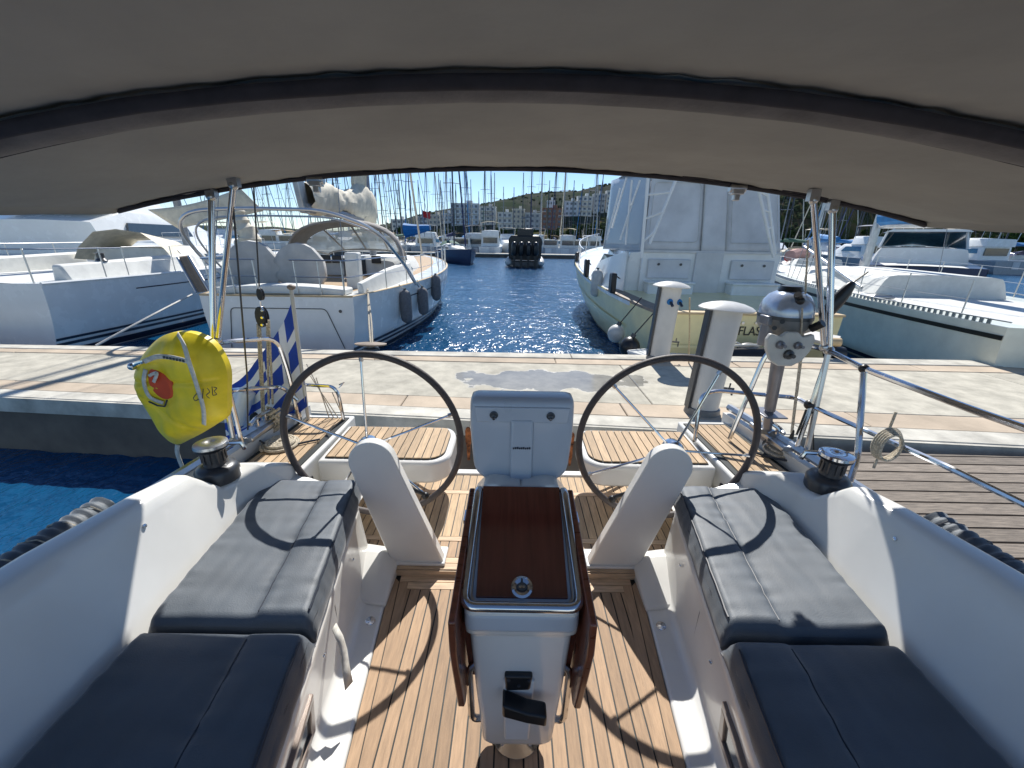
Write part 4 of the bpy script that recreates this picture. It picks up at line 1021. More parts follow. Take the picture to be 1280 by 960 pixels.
# deckhouse
O('deckhouse', cabin([(yb + .1, 1.62, 1.50, 1.25, zb), (yb + 2.6, 1.62, 1.45, 1.4, zb + .05), (yb + 4.4, 1.45, 1.1, 1.6, zb - .1), (yb + 5.6, 1.0, .6, 1.75, 1.85)]), M_hullw, C, ang=50)
O('side_wing', loft([[(-1.62, yb - .05, .95), (-1.62, yb - .05, zb), (-1.56, yb + .02, zb), (-1.56, yb + .02, .95)], [(-1.95, yb + .6, 1.25), (-1.75, yb + .6, zb - .1), (-1.6, yb + .7, zb - .1), (-1.6, yb + .7, 1.2)], [(-1.98, yb + 2.4, 1.4), (-1.70, yb + 2.4, zb - .3), (-1.5, yb + 2.4, zb - .3), (-1.5, yb + 2.4, 1.3)]]), M_hullw, C, ang=50)
for s in (-1, 1):
    O('side_window', hexa([(s * 1.58, yb + .9, 1.75), (s * 1.58, yb + 2.9, 1.78), (s * 1.52, yb + 2.7, 2.02), (s * 1.53, yb + 1.0, 2.02)], [(s * 1.64, yb + .9, 1.75), (s * 1.64, yb + 2.9, 1.78), (s * 1.58, yb + 2.7, 2.02), (s * 1.59, yb + 1.0, 2.02)]), M_glassd, C, smooth=False)
# flybridge enclosure
zt = local(C, aty(880, 216, 9.3)).z + .25
def fly(z): return (z - zb) / (zt - zb)
def encl(x0, x1, y0, y1, m, name, seed, lean0=0, lean1=0):
    def f(a, b):
        x = x0 + (x1 - x0) * a; y = y0 + (y1 - y0) * a
        return (x * (1 - .10 * b), y + .45 * b + .012 * nz(a * 6, b * 3, seed), zb + (zt - zb) * b)
    o = O(name, grid(f, 12, 10), m, C, ang=80); solid(o, .012); return o
w3 = (bR - bL)
encl(bL + .02, bL + w3 * .42, yb + .02, yb + .02, M_encl, 'enclosure_panel', 1)
encl(bL + w3 * .42, bL + w3 * .60, yb + .0, yb + .0, M_encl, 'enclosure_panel', 2)
encl(bL + w3 * .60, bR - .02, yb + .02, yb + .02, M_encl, 'enclosure_panel', 3)
for k in (.42, .60): O('enclosure_zip', tube([((bL + w3 * k) * (1 - .10 * b), yb + .45 * b - .015, zb + (zt - zb) * b) for b in (0, .3, .6, 1)], .010, 5), M_fendw, C)
for ka, kb in ((.03, .39), (.63, .97)):
    q = [((bL + w3 * kk) * (1 - .10 * b), yb + .45 * b - .022, zb + (zt - zb) * b) for kk, b in ((ka, .12), (kb, .12), (kb, .80), (ka, .80))]
    O('window_seam', tube(bend([q[0], q[1], q[2], q[3], q[0]], .12), .007, 5), M_fendw, C)
O('enclosure_hem', box(((bL + bR) / 2, yb - .01, zb + .015), (w3 - .02, .05, .05)), M_encl, C)
encl(bL, bL - .38, yb + .05, yb + 2.6, M_vinyl, 'enclosure_side', 4)
encl(bR, bR + .05, yb + .05, yb + 2.4, M_vinyl, 'enclosure_side', 5)
encl(bL - .38, bR + .05, yb + 2.6, yb + 2.4, M_encl, 'enclosure_front', 6)
O('hard_top', loft([[(bL - .15, y, zt), (bL - .05, y, zt + .07), ((bL + bR) / 2, y, zt + .17), (bR + .05, y, zt + .07), (bR + .15, y, zt), ((bL + bR) / 2, y, zt + .02)] for y in (yb + .15, yb + 1.4, yb + 2.8)]), M_hullw, C)
# tower ladders
def lad(pts4, n, name='tower_ladder'):
    a0, a1, b0, b1 = [local(C, p) for p in pts4]
    o = O(name, rod(a0, a1, .034, 8), M_hullw, C)
    O('ladder_rail', rod(b0, b1, .034, 8), M_hullw, o)
    for i in range(1, n + 1):
        t = (i - .3) / (n + .4); O('rung', rod(ln(a0, a1, t), ln(b0, b1, t), .026, 6), M_hullw, o)
yl = 9.0
lad((aty(802, 322, yl), aty(810, 222, yl), aty(812, 305, yl), aty(846, 222, yl)), 3)
lad((aty(967, 322, yl), aty(945, 222, yl), aty(969, 318, yl), aty(958, 230, yl)), 4)
for u0, v0, u1, v1 in ((765, 285, 783, 222), (775, 300, 800, 225), (758, 300, 775, 235), (782, 306, 790, 225)):
    O('tower_leg', rod(local(C, aty(u0, v0, yl + 1.2)), local(C, aty(u1, v1, yl + 1.0)), .024, 6), M_hullw, C)
# bow rail
for t in (.55, .65, .75, .85, .94):
    O('stanchion', rod(HC.edge(t, -1, .08), HC.edge(t, -1, .12, .6), .014, 6), M_ss2, C)
O('bow_rail', tube([HC.edge(.5 + i * .05, -1, .12, .6) for i in range(10)], .014, 6), M_ss2, C)
# name on the transom
def text_geo(s, size, extr=.004):
    cu = bpy.data.curves.new('letters', 'FONT'); cu.body = s; cu.size = size; cu.extrude = extr; cu.align_x = 'LEFT'; cu.resolution_u = 3
    o = bpy.data.objects.new('letters', cu); COL.objects.link(o)
    bpy.context.view_layer.update()
    me = bpy.data.meshes.new_from_object(o.evaluated_get(bpy.context.evaluated_depsgraph_get()))
    g = ([Vector(v.co) for v in me.vertices], [tuple(p.vertices) for p in me.polygons])
    bpy.data.objects.remove(o); bpy.data.curves.remove(cu); bpy.data.meshes.remove(me)
    return g
RX = Matrix.Rotation(PI / 2, 4, 'X')
tx = local(C, aty(921, 424, 6.93)); tx2 = local(C, aty(973, 424, 6.93)); 
g = text_geo('FLASH IV', .30); ww = max(v.x for v in g[0]) - min(v.x for v in g[0])
k = (tx2.x - tx.x) / ww
shear = Matrix(((1, .16, 0, 0), (0, 1, 0, 0), (0, 0, 1, 0), (0, 0, 0, 1)))
O('boat_name', mv(xf(xf(g, shear @ Matrix.Diagonal((k, .80, 1, 1)) if False else Matrix.Diagonal((k, .75, 1, 1))), RX), (tx.x, -.012, local(C, aty(921, 419, 6.93)).z)), M_black, C, smooth=False)
for u in (929, 946): 
    p = local(C, aty(u, 404, 6.93)); O('transom_drain', lathe([(0, 0), (.028, 0), (.028, .012), (0, .014)], (p.x, -.008, p.z), 10, (0, -1, 0)), M_ss2, C)
O('transom_rubber', box((0, -.03, .62), (CW - .1, .05, .05)), M_hullc, C)
O('swim_shelf', prism([(-hw + .1, -.42), (hw - .1, -.42), (hw - .05, -.01), (-hw + .05, -.01)], .17, .24), M_black, C, bevel=.02)
# its fenders
def hullfend(u, v0, v1, r, m, lab, name='fender', rope=M_canvasd, off=.1, zref=.7, boxf=False):
    best = None
    for i in range(300):
        t = .01 + .85 * i / 300
        w_ = world(C, HC.pt(t, HC.kz(t, max(.1, HC.zs(t) - zref)), -1, off)); d = w_ - EYE
        uu = 640 + FPX * d.dot(CR) / d.dot(_F)
        if best is None or abs(uu - u) < best[0]: best = (abs(uu - u), t, w_)
    t, w_ = best[1], best[2]
    zt_, zb_ = aty(u, v0, w_.y).z, aty(u, v1, w_.y).z
    top = world(C, HC.edge(t, -1, .05, .05))
    if boxf:
        th = thing(name, (w_.x, w_.y, zb_), lab, 'fender', 'flat black fenders on the sport fishing boat')
        O('fender_pad', box((w_.x - .02, w_.y, (zt_ + zb_) / 2), (.12, r * 2, zt_ - zb_)), M_black, th, bevel=.03)
        O('fender_line', J(rod((w_.x, w_.y - .05, zt_ - .03), top + Vector((.1, .1, .25)), .010, 5), rod((w_.x, w_.y + .05, zt_ - .03), top + Vector((.1, .2, .25)), .010, 5)), M_canvasd, th)
    else: fender(Vector((w_.x, w_.y, zt_)), zt_ - zb_, r, m, lab, name=name, rope_to=top, ropecol=rope)
hullfend(762, 341, 366, .14, M_black, 'flat black fender board nearest the quay on the sport fishing boat', boxf=True)
hullfend(731, 324, 346, .16, M_black, 'flat black fender board in the middle of the sport fishing boat', boxf=True)
hullfend(717, 315, 333, .16, M_black, 'flat black fender board farthest forward near the bow of the sport fishing boat', boxf=True)
hullfend(743, 336, 371, .15, M_fendw, 'long white fender hanging between black boards on the sport fishing boat', rope=M_rope)
for (u, v, yy, r, m, lab) in ((770, 417, 7.75, .165, M_fendw, 'round white buoy fender low on the sport fishing boat side'), (787, 434, 7.15, .185, M_black, 'round black buoy fender by the quay at the sport fishing boat corner')):
    p = aty(u, v, yy); th = thing('buoy_fender', p, lab, 'fender')
    O('buoy_body', ball(p, r, 14, 1, 1, 1.08), m, th)
    O('buoy_neck', rod(p + Vector((.02, 0, r * .9)), p + Vector((.06, 0, r * 1.35)), .045, 8), M_dark, th)
    O('fender_line', tube([p + Vector((.06, 0, r * 1.3)), aty(u + 32, v - 45, yy - .1)], .011, 5), M_canvasd, th)

# ------------------------------------------------------------------ sailing boat at the right edge
D = boat_root('sailing_yacht', 'pale green white yacht at the right edge with punched aluminium toe rail and deck hatch', 'yacht')
place(D, 8.7, 5.6, math.radians(-12))
HD = Hull(13.0, 4.0, 1.25, 1.55, tr=.72, depth=.4, boxy=.40, blunt=2.0)
O('hull', HD.hull(), M_hullg, D, ang=50); O('deck', HD.deck(), M_deck, D)
O('rubbing_band', HD.band(-.20, -.13, 0, .98, off=.012, rel=True), M_black, D)
O('boot_stripe', HD.band(.05, .14, 0, .96), M_navyp, D)
for i in range(110):
    t = .02 + i * .0085
    a, b = HD.edge(t, -1, .02, 0), HD.edge(t + .0052, -1, .02, 0)
    if i < 90: O('toe_rail_tooth', box(((a + b) / 2 + Vector((0, 0, .035))), (.012, (b - a).length, .07)), M_alu, D, smooth=False)
O('toe_rail', J(*[tube([HD.edge(t / 24, s, .02, .075) for t in range(25)], .012, 5) for s in (-1, 1)]), M_alu, D)
O('coachroof', cabin([(3.6, 1.25, 1.05, 1.3, 1.75), (6.5, 1.2, .95, 1.3, 1.78), (9, .75, .5, 1.4, 1.65), (10.2, .3, .2, 1.45, 1.5)]), M_deck, D, ang=50)
for (x, y) in ((-1.45, 3.1), (-1.30, 6.3), (-.9, 8.6)):
    hz = 1.33
    hh = O('deck_hatch', box((x, y, hz), (.42, .50, .06)), M_alu, D, bevel=.03)
    O('hatch_glass', box((x, y, hz + .034), (.32, .40, .01)), M_glassd, hh, bevel=.01)
for s in (-1, 1):
    st, lsn = rails([HD.edge(.06 + i * .09, s, .06) for i in range(10)], .62)
    for g in st: O('stanchion', g, M_ss2, D)
    for g in lsn: O('lifeline', g, M_ss2, D)
O('mast', tube([(0, 6.6, 1.7), (0, 6.6, 18)], .10, 8), M_alu, D)
for (x, y) in ((-1.75, 6.4), (-1.7, 6.0), (-1.7, 6.9), (1.75, 6.4)): O('shroud', rod((x, y, 1.35), (0, 6.6, 14), .008, 5), M_mast, D)
O('boom', tube([(0, 6.4, 2.9), (0, 2.0, 2.8)], .09, 8), M_alu, D)
O('sail_cover', tube([(0, 6.3, 3.1), (0, 4, 3.1), (0, 2.2, 3.0)], lambda t: .24 - .1 * t, 10), M_bluecov, D)
O('spinnaker_pole', J(rod((-1.2, 4.2, 1.4), (-.9, 8.5, 2.3), .04, 8)), M_alu, D)
# furled black dinghy paddle / folded anchor cover hanging at its rail
pf = [aty(1022, 405, 5.6), aty(1040, 380, 5.7), aty(1068, 355, 5.9)]
cvt = thing('covered_propeller', aty(1040, 385, 5.7), 'pointed black cloth cover tied to the rail behind the right bimini poles', 'cover')
O('cloth_cover', tube(smoothpath([aty(1028, 402, 2.35), aty(1038, 386, 2.35), aty(1052, 370, 2.35), aty(1067, 353, 2.35)], 4), lambda t: .010 + .034 * math.sin(PI * min(1, t * .92 + .05)) ** .7, 10, flat=.6), M_black, cvt, ang=70)
O('tie_line', tube([aty(1067, 353, 2.35), aty(1085, 340, 2.4)], .005, 5), M_rope, cvt)

# ------------------------------------------------------------------ forward end of the own cockpit (behind the camera)
O('cabin_bulkhead', box((0, -1.25, .15), (3.0, .06, 1.1)), M_gel, Y)
O('companionway', box((0, -1.20, .30), (.7, .03, .75)), M_dark, Y)
# ------------------------------------------------------------------ stern rails, bimini poles
def PT(*a): return [aty(u, v, y) for u, v, y in a]
def rail_thing(name, label, cat, loc, group=None): return thing(name, loc, label, cat, group)
# right side
R_ = rail_thing('stern_rail', 'stainless pushpit rail on the right stern quarter carrying the outboard', 'guard rail', (1.5, 2.1, .5))
top_r = bend(PT((912, 548, 2.28), (958, 440, 2.30), (985, 425, 2.28), (1036, 438, 2.08), (1080, 461, 1.82)) + [Vector((1.66, 1.35, 1.04)), Vector((1.72, .6, 1.04))], .07)
O('top_tube', tube(top_r, .0135, 8), M_ss, R_)
O('rail_post', tube(PT((1037, 440, 2.08), (995, 562, 2.02)), .0135, 8), M_ss, R_)
O('rail_post', tube(bend(PT((1080, 461, 1.82), (1072, 572, 1.66), (1062, 602, 1.60)), .04), .0135, 8), M_ss, R_)
low_r = bend(PT((868, 552, 2.30), (876, 495, 2.36), (893, 488, 2.36), (995, 497, 2.20), (1015, 508, 2.05), (1080, 537, 1.80)) + [Vector((1.66, 1.35, .80)), Vector((1.72, .6, .80))], .05)
O('lower_tube', tube(low_r, .0125, 8), M_ss, R_)
O('rail_clamp', J(ball(aty(1012, 506, 2.06), .028, 8), ball(aty(1080, 461, 1.82), .022, 8)), M_black, R_, kind='stuff')
O('hanging_line', tube(PT((1016, 515, 2.03), (1017, 562, 2.03)), .004, 5), M_black, R_)
O('hanging_line', tube(PT((1008, 512, 2.03), (1002, 528, 2.03), (996, 543, 2.03)), .006, 5), M_black, R_)
# left side
L_ = rail_thing('stern_rail', 'stainless pushpit rail on the left stern quarter behind the yellow lifebuoy', 'guard rail', (-1.5, 2.1, .5))
top_l = bend(PT((377, 545, 2.45), (362, 470, 2.42), (346, 422, 2.38), (272, 428, 2.08), (235, 440, 1.98)), .09)
O('top_tube', tube(top_l, .0135, 8), M_ss, L_)
O('rail_post', tube(PT((283, 476, 2.0), (302, 553, 2.0)), .0125, 8), M_ss, L_)
O('rail_post', tube(PT((270, 430, 2.05), (285, 480, 2.0)), .0125, 8), M_ss, L_)
O('lower_tube', tube(bend(PT((372, 500, 2.43), (352, 483, 2.4), (288, 488, 2.0), (235, 500, 1.95)), .05), .0125, 8), M_ss, L_)
O('gate_tube', tube(bend(PT((380, 481, 2.50), (416, 483, 2.50), (423, 492, 2.50), (431, 532, 2.50)), .03), .0115, 8), M_ss, L_)
O('gate_tube', tube(bend(PT((376, 528, 2.50), (372, 500, 2.5)), .03), .0115, 8), M_ss, L_)
O('gate_hook', tube(PT((424, 481, 2.5), (430, 478, 2.5), (424, 485, 2.5)), .005, 6), M_ss, L_)
for (a, b) in (((388, 470, 2.55), (428, 530, 2.52)), ((395, 472, 2.55), (414, 530, 2.52)), ((383, 455, 2.55), (420, 528, 2.52)), ((415, 490, 2.52), (434, 532, 2.52))):
    O('shock_cord', tube(PT(a, b), .0035, 5), M_rope, L_)
for (i, (a, b, r, lab)) in enumerate((((1036, 438, 2.08), (1041, 262, 2.16), .0155, 'thick upright bimini pole at the right, standing on the stern rail'), ((1030, 434, 2.09), (1017, 250, 2.0), .0135, 'slanting bimini pole at the right leaning against the upright one'),
     ((267, 428, 2.06), (264, 246, 2.16), .0155, 'thick upright bimini pole at the left, standing on the stern rail'), ((272, 425, 2.07), (292, 232, 2.0), .0135, 'slanting bimini pole at the left leaning against the upright one'))):
    t = thing('bimini_pole', aty(*a), lab, 'pole', 'bimini support poles')
    O('pole_tube', tube(PT(a, b), r, 12), M_ss, t)
    O('pole_foot', ball(aty(*a), r * 1.7, 8), M_ss2, t)
    O('pole_cap', J(ball(aty(*b), r * 1.5, 8), box(aty(b[0], b[1] - 6, b[2]), (.045, .03, .05))), M_ss2, t)
    if i in (0, 2): O('deck_leg', tube([aty(*a), Vector((aty(*a).x * .985, 2.0, .52))], r * .9, 10), M_ss2, t)
# bimini guy lines
for (a, b, lab) in (((325, 330, 2.45), (316, 150, 2.3), ''),):
    pass
for (a, b, c, lab) in (((290, 240, 2.0), (309, 470, 2.1), (310, 555, 2.1), 'thin grey backstay line running down beside the left bimini poles'), ((1010, 300, 2.1), (1003, 440, 2.1), (990, 545, 2.1), 'thin line running down past the outboard at the right')):
    O('stay_line', tube(PT(a, b, c), .0048, 6), M_dark if a[0] < 500 else M_rope, label=lab, cat='line')

# ------------------------------------------------------------------ lifebuoy in its yellow bag
LB = thing('lifebuoy', aty(228, 555, 1.86), 'yellow bag with horseshoe lifebuoy and white straps hanging on the left stern rail', 'lifebuoy')
yb_ = 1.86
outline = [(170, 467), (176, 448), (190, 430), (205, 419), (224, 415), (246, 418), (266, 430), (278, 448), (284, 466), (284, 490), (283, 520), (268, 532), (252, 542), (238, 549), (221, 556), (210, 546), (196, 524), (184, 505), (174, 485)]
ol = smoothpath([aty(u, v, yb_) for u, v in outline], 3, True)
cc = sum(ol, Vector()) / len(ol)
def bag(a, b):
    i = a * (len(ol)); i0 = int(i) % len(ol); p = ln(ol[i0], ol[(i0 + 1) % len(ol)], i - int(i))
    r = math.sin(b * PI / 2)
    q = ln(cc, p, r)
    bulge = .085 * (1 - r ** 5) + .014 * math.sin(min(1, r) * PI) 
    w = .016 * nz(q.x * 8, q.z * 8, 3) + .010 * nz(q.x * 24, q.z * 9, 6)
    crease = .012 * math.exp(-((q.z - (cc.z + .06)) / .012) ** 2)
    fold = .010 * math.exp(-(((q.x - cc.x) * .7 + (q.z - cc.z) * .7 + .10) / .01) ** 2)
    return (q.x, yb_ - bulge - w * (1 - r ** 6) + crease * (1 - r ** 6) + fold * (1 - r ** 6), q.z)
O('bag_front', grid(bag, len(ol) * 3, 36), M_yellow, LB, ang=80)
O('bag_back', slab([(p.x, p.y, p.z) for p in ol], (0, .035, 0)), M_yellow, LB)
O('buoy_foam', mv(xf(loft([[(math.cos(t) * .055 * k, yy, math.sin(t) * .085 * k) for t in [2 * PI * i / 20 for i in range(20)]] for yy, k in ((-.012, .8), (0, 1), (.03, 1))]), Matrix.Rotation(-.25, 4, 'Y')), aty(202, 481, yb_ - .085)), M_orange, LB)
def strap(pts, w, off, m, name='strap'):
    P_ = smoothpath([aty(u, v, yb_ - off(i / (len(pts) - 1)) if callable(off) else yb_ - off) for i, (u, v) in enumerate(pts)], 6)
    gs = []
    rs = []
    for i, p in enumerate(P_):
        t = (P_[min(i + 1, len(P_) - 1)] - P_[max(i - 1, 0)]).normalized(); n = Vector((-t.z, 0, t.x)).normalized() * w / 2
        rs.append([p - n, p + n])
    o = O(name, loft(rs, False), m, LB); solid(o, .003); return o
strap([(180, 452), (196, 446), (215, 447), (236, 452)], .022, .118, M_strap)
strap([(222, 417), (230, 432), (236, 452), (246, 482), (254, 510), (255, 531)], .020, lambda t: .06 + .07 * math.sin(PI * min(1, t * 1.3) ) ** .6 if t < .7 else .118 - .05 * (t - .7) / .3, M_strap)
strap([(182, 462), (180, 478), (187, 496), (204, 504)], .018, .104, M_strap)
strap([(186, 470), (196, 466), (192, 478)], .014, .108, M_strap)
strap([(222, 556), (222, 568), (232, 594)], .022, .01, M_strap)
O('strap_print', J(*[box(aty(205 + i * 4.0, 446.6 + i * .75, yb_ - .1215), (.010, .002, .012)) for i in range(7)]), M_dark, LB, smooth=False)
O('bag_trim', tube([aty(u, v, yb_ - .112) for u, v in ((186, 502), (197, 507), (206, 508), (209, 500))], .004, 5), M_navyp, LB)
O('carabiner', J(ball(aty(165, 458, yb_ - .07), .018, 8), tube(PT((165, 458, yb_ - .07), (172, 454, yb_ - .09), (180, 452, yb_ - .11)), .008, 6)), M_ss, LB)
for pts in ([(246, 492), (242, 497), (244, 501), (248, 499)], [(254, 486), (253, 498)], [(259, 485), (262, 490), (258, 494), (262, 498)], [(265, 483), (266, 494)], [(267, 484), (271, 485), (268, 489), (271, 493), (266, 494)]):
    O('handwriting', tube(smoothpath([aty(u, v, yb_ - .112) for u, v in pts], 3), .0022, 4), M_navyp, LB)

# ------------------------------------------------------------------ winches and rolled covers
def winch(s, c, label):
    t = thing('winch', c, label, 'winch'); c = Vector(c); e = .0
    O('winch_base', lathe([(0, -.03), (.085, -.03), (.085, .02), (.074, .036), (.05, .045), (0, .045)], c, 28), M_dark, t)
    O('winch_drum', lathe([(0, .04), (.046, .04), (.042, .06), (.041, .10), (.050, .128), (0, .13)], c, 28), M_dark, t)
    for k in range(10):
        a = 2 * PI * k / 10; O('drum_rib', box(c + Vector((.043 * math.cos(a), .043 * math.sin(a), .088)), (.008, .008, .055)), M_dark, t)
    O('winch_top', lathe([(0, .128), (.060, .128), (.066, .136), (.064, .148), (.050, .152), (.030, .154), (.018, .150), (.010, .146), (0, .146)], c, 28), M_ss if s > 0 else M_ss2, t)
    O('self_tailer', lathe([(.0, .120), (.058, .120), (.064, .126), (.058, .132), (0, .132)], c, 24), M_black, t)
    O('stripper_arm', tube([c + Vector((s * -.055, .035, .13)), c + Vector((s * -.095, .05, .125)), c + Vector((s * -.105, .055, .09))], .011, 8), M_ss, t)
winch(-1, (-1.345, 1.545, .60), 'black cockpit winch on the left coaming below the yellow lifebuoy bag')
winch(1, (1.385, 1.545, .60), 'black cockpit winch with chrome top on the right coaming')
for s, lab in ((-1, 'left'), (1, 'right')):
    t = thing('rolled_cover', (s * 1.50, 1.1, .52), 'ribbed roll of navy canvas lying along the %s side deck outside the coaming' % lab, 'cover')
    def rr(q): return .052 + .004 * math.sin(q * 130)
    O('canvas_roll', tube([(s * (1.60), .45 + .85 * i / 120, .60) for i in range(121)], lambda q: (.050 + .0045 * math.sin(q * 150)) * (1 if .02 < q < .98 else .6), 14), M_navy, t, ang=70)
    O('roll_lacing', tube([(s * (1.60 + .054 * math.cos(i * .9)), .50 + .75 * i / 60, .60 + .054 * math.sin(i * .9)) for i in range(61)], .003, 4), M_rope if s < 0 else M_fend, t)
# ------------------------------------------------------------------ blocks and tackle, coils
TK = thing('backstay_tackle', aty(330, 540, 2.38), 'black blocks with cream purchase ropes hanging at the left stern', 'tackle')
O('wire', tube(PT((324, 358, 2.35), (317, 230, 2.28)), .0045, 6), M_dark, TK)
def blk(u, v, y, w, h, n=2):
    c = aty(u, v, y)
    return J(*[slab([(c.x + w * math.cos(2 * PI * i / 14), c.y + (k - (n - 1) / 2) * .018, c.z + h * math.sin(2 * PI * i / 14)) for i in range(14)], (0, .012, 0)) for k in range(n)])
O('upper_block', blk(325, 368, 2.36, .017, .036), M_black, TK, bevel=.002)
O('shackle', J(rod(aty(325, 376, 2.36), aty(326, 386, 2.36), .006), ball(aty(326, 386, 2.36), .014, 8)), M_ss, TK)
O('main_block', J(blk(327, 396, 2.36, .030, .062, 3)), M_black, TK, bevel=.003)
for i, v in enumerate((388, 397, 406)): O('block_pin', lathe([(0, 0), (.009, 0), (.007, .008), (0, .008)], aty(328, v, 2.33), 8, (0, -1, 0)), M_ss, TK)
for a, b in (((322, 405), (329, 535)), ((325, 408), (331, 530)), ((334, 405), (336, 505)), ((336, 400), (341, 505))):
    O('purchase_rope', tube(PT((*a, 2.35), (*b, 2.40)), .0068, 7), M_rope, TK)
O('lower_block', blk(318, 525, 2.40, .028, .05, 2), M_black, TK, bevel=.003)
O('lower_block', blk(328, 543, 2.42, .022, .04, 2), M_dark, TK, bevel=.003)
O('deck_eye', tube([aty(318, 535, 2.4), aty(313, 548, 2.4)], .010, 6), M_ss, TK)
CO = thing('rope_coil', aty(338, 540, 2.34), 'cream rope coil hanging in loops from the tackle at the left stern', 'rope')
for k in range(7):
    c = aty(341 + (k % 3 - 1) * 2.5, 524 + k * .6, 2.33 - .012 * k); w = .030 + .004 * (k % 4); h = .085 - .005 * k
    O('coil_loop', tube([(c.x + w * math.cos(2 * PI * i / 22) + .01 * math.sin(i + k), c.y + .008 * math.sin(i * 2.0 + k), c.z + h * math.sin(2 * PI * i / 22)) for i in range(22)], .0068, 7, True), M_rope, CO)
for k in range(5):
    a = aty(331 + k * 1.2, 520 + k * 5.5, 2.27); b = aty(350 + k * 0.6, 510 + k * 5.5, 2.27)
    O('coil_wrap', tube([a, (a + b) / 2 + Vector((0, -.02, -.006)), b], .0075, 7), M_rope, CO)
def mat_coil(c, R, label, sy=1.0):
    t = thing('rope_mat', c, label, 'rope'); c = Vector(c)
    O('coiled_rope', tube([(c.x + (r) * math.cos(a), c.y + sy * r * math.sin(a), c.z + .010) for a, r in [(i * .22, .012 + (R - .012) * i / 190) for i in range(191)]], .0088, 6), M_rope, t)
    O('coiled_rope', tube([(c.x + (r) * math.cos(a), c.y + sy * r * math.sin(a), c.z + .026) for a, r in [(i * .22 + 1, .012 + (R * .8 - .012) * i / 150) for i in range(151)]], .0085, 6), M_rope, t)
mat_coil(atz(351, 557, .42), .105, 'flat spiral of cream rope lying on the left teak side pad')
mat_coil(atz(975, 566, .43), .085, 'flat spiral of rope lying on the right teak side pad in shade')
O('loose_line', tube(smoothpath([atz(942, 565, .43), atz(965, 572, .43), atz(1000, 577, .44), atz(1030, 572, .50)], 5), .007, 6), M_dark, label='dark line lying across the right teak pad behind the wheel', cat='line')
O('loose_line', tube(smoothpath([atz(400, 549, .43), atz(380, 553, .43), atz(345, 560, .43), atz(320, 548, .45)], 5), .006, 6), M_dark, label='dark line lying across the left teak side pad', cat='line')
CR2 = thing('rope_coil', aty(1112, 555, 1.55), 'pale rope coil hanging on the right rail at the picture edge', 'rope')
for k in range(5):
    c = aty(1114 + k, 560, 1.55); O('coil_loop', tube([(c.x + (.045 + .004 * k) * math.cos(2 * PI * i / 20), c.y + .01 * k, c.z + (.062 + .003 * k) * math.sin(2 * PI * i / 20)) for i in range(20)], .006, 6, True), M_rope, CR2)
O('stay_line', tube(PT((1120, 515, 1.7), (1092, 585, 1.7)), .006, 6), M_rope, label='slanting cream line beside the rope coil at the right rail', cat='line')
# cleats and fairleads on the stern quarters
for s, lab in ((-1, 'left'), (1, 'right')):
    t = thing('mooring_cleat', (s * 1.56, 2.2, .52), 'polished mooring cleat on the %s stern quarter toe rail' % lab, 'cleat')
    O('cleat_horn', tube([(s * 1.55, 2.10, .565), (s * 1.555, 2.15, .575), (s * 1.555, 2.25, .575), (s * 1.55, 2.30, .565)], .013, 8), M_ss, t)
    for yy in (2.16, 2.24): O('cleat_leg', rod((s * 1.555, yy, .50), (s * 1.555, yy, .575), .012), M_ss, t)
    O('cleat_base', box((s * 1.555, 2.2, .50), (.09, .34, .03)), M_alu, t, bevel=.006)

# ------------------------------------------------------------------ outboard motor on the right stern rail
OB = thing('outboard_motor', aty(985, 440, 2.16), 'small outboard motor with shiny blue silver cowl clamped on the right stern rail', 'outboard motor')
oy = 2.16
cc = aty(983, 385, oy); sc_ = (aty(1010, 385, oy).x - aty(956, 385, oy).x) / 2
def cowl(k, z): return [(cc.x + sc_ * k * 1.0 * math.copysign(abs(math.cos(t)) ** .8, math.cos(t)), oy + .13 * k * math.copysign(abs(math.sin(t)) ** .8, math.sin(t)), z) for t in [2 * PI * i / 24 for i in range(24)]]
zt0, zt1 = aty(983, 362, oy).z, aty(983, 394, oy).z
rings = [cowl(k, zt1 + (zt0 - zt1) * h) for h, k in ((0, 1.0), (.25, 1.0), (.55, .93), (.8, .75), (.94, .5), (1.0, .2))]
O('cowl', loft(rings), M_silver, OB, ang=70)
O('starter_cap', lathe([(0, 0), (.06, 0), (.05, .025), (0, .03)], Vector((cc.x, oy, zt0 - .006)), 14), M_black, OB)
O('starter_grip', J(rod(aty(1000, 375, oy - .10), aty(997, 368, oy - .12), .018), ball(aty(1000, 376, oy - .11), .022, 8)), M_black, OB)
O('cowl_seam', loft([cowl(1.03, zt1 - .012), cowl(1.03, zt1 + .006)]), M_dark, OB)
zl = aty(983, 419, oy).z
O('lower_cowl', loft([cowl(k, z) for k, z in ((1.0, zt1 - .012), (.98, zt1 - .05), (.85, (zt1 + zl) / 2 - .02), (.70, zl + .01), (.6, zl - .02))]), M_grey, OB, ang=60)
O('choke_knob', J(*[rod(aty(u, v, oy - .12), aty(u, v, oy - .10), .012) for u, v in ((978, 402), (968, 410))]), M_black, OB, kind='stuff')
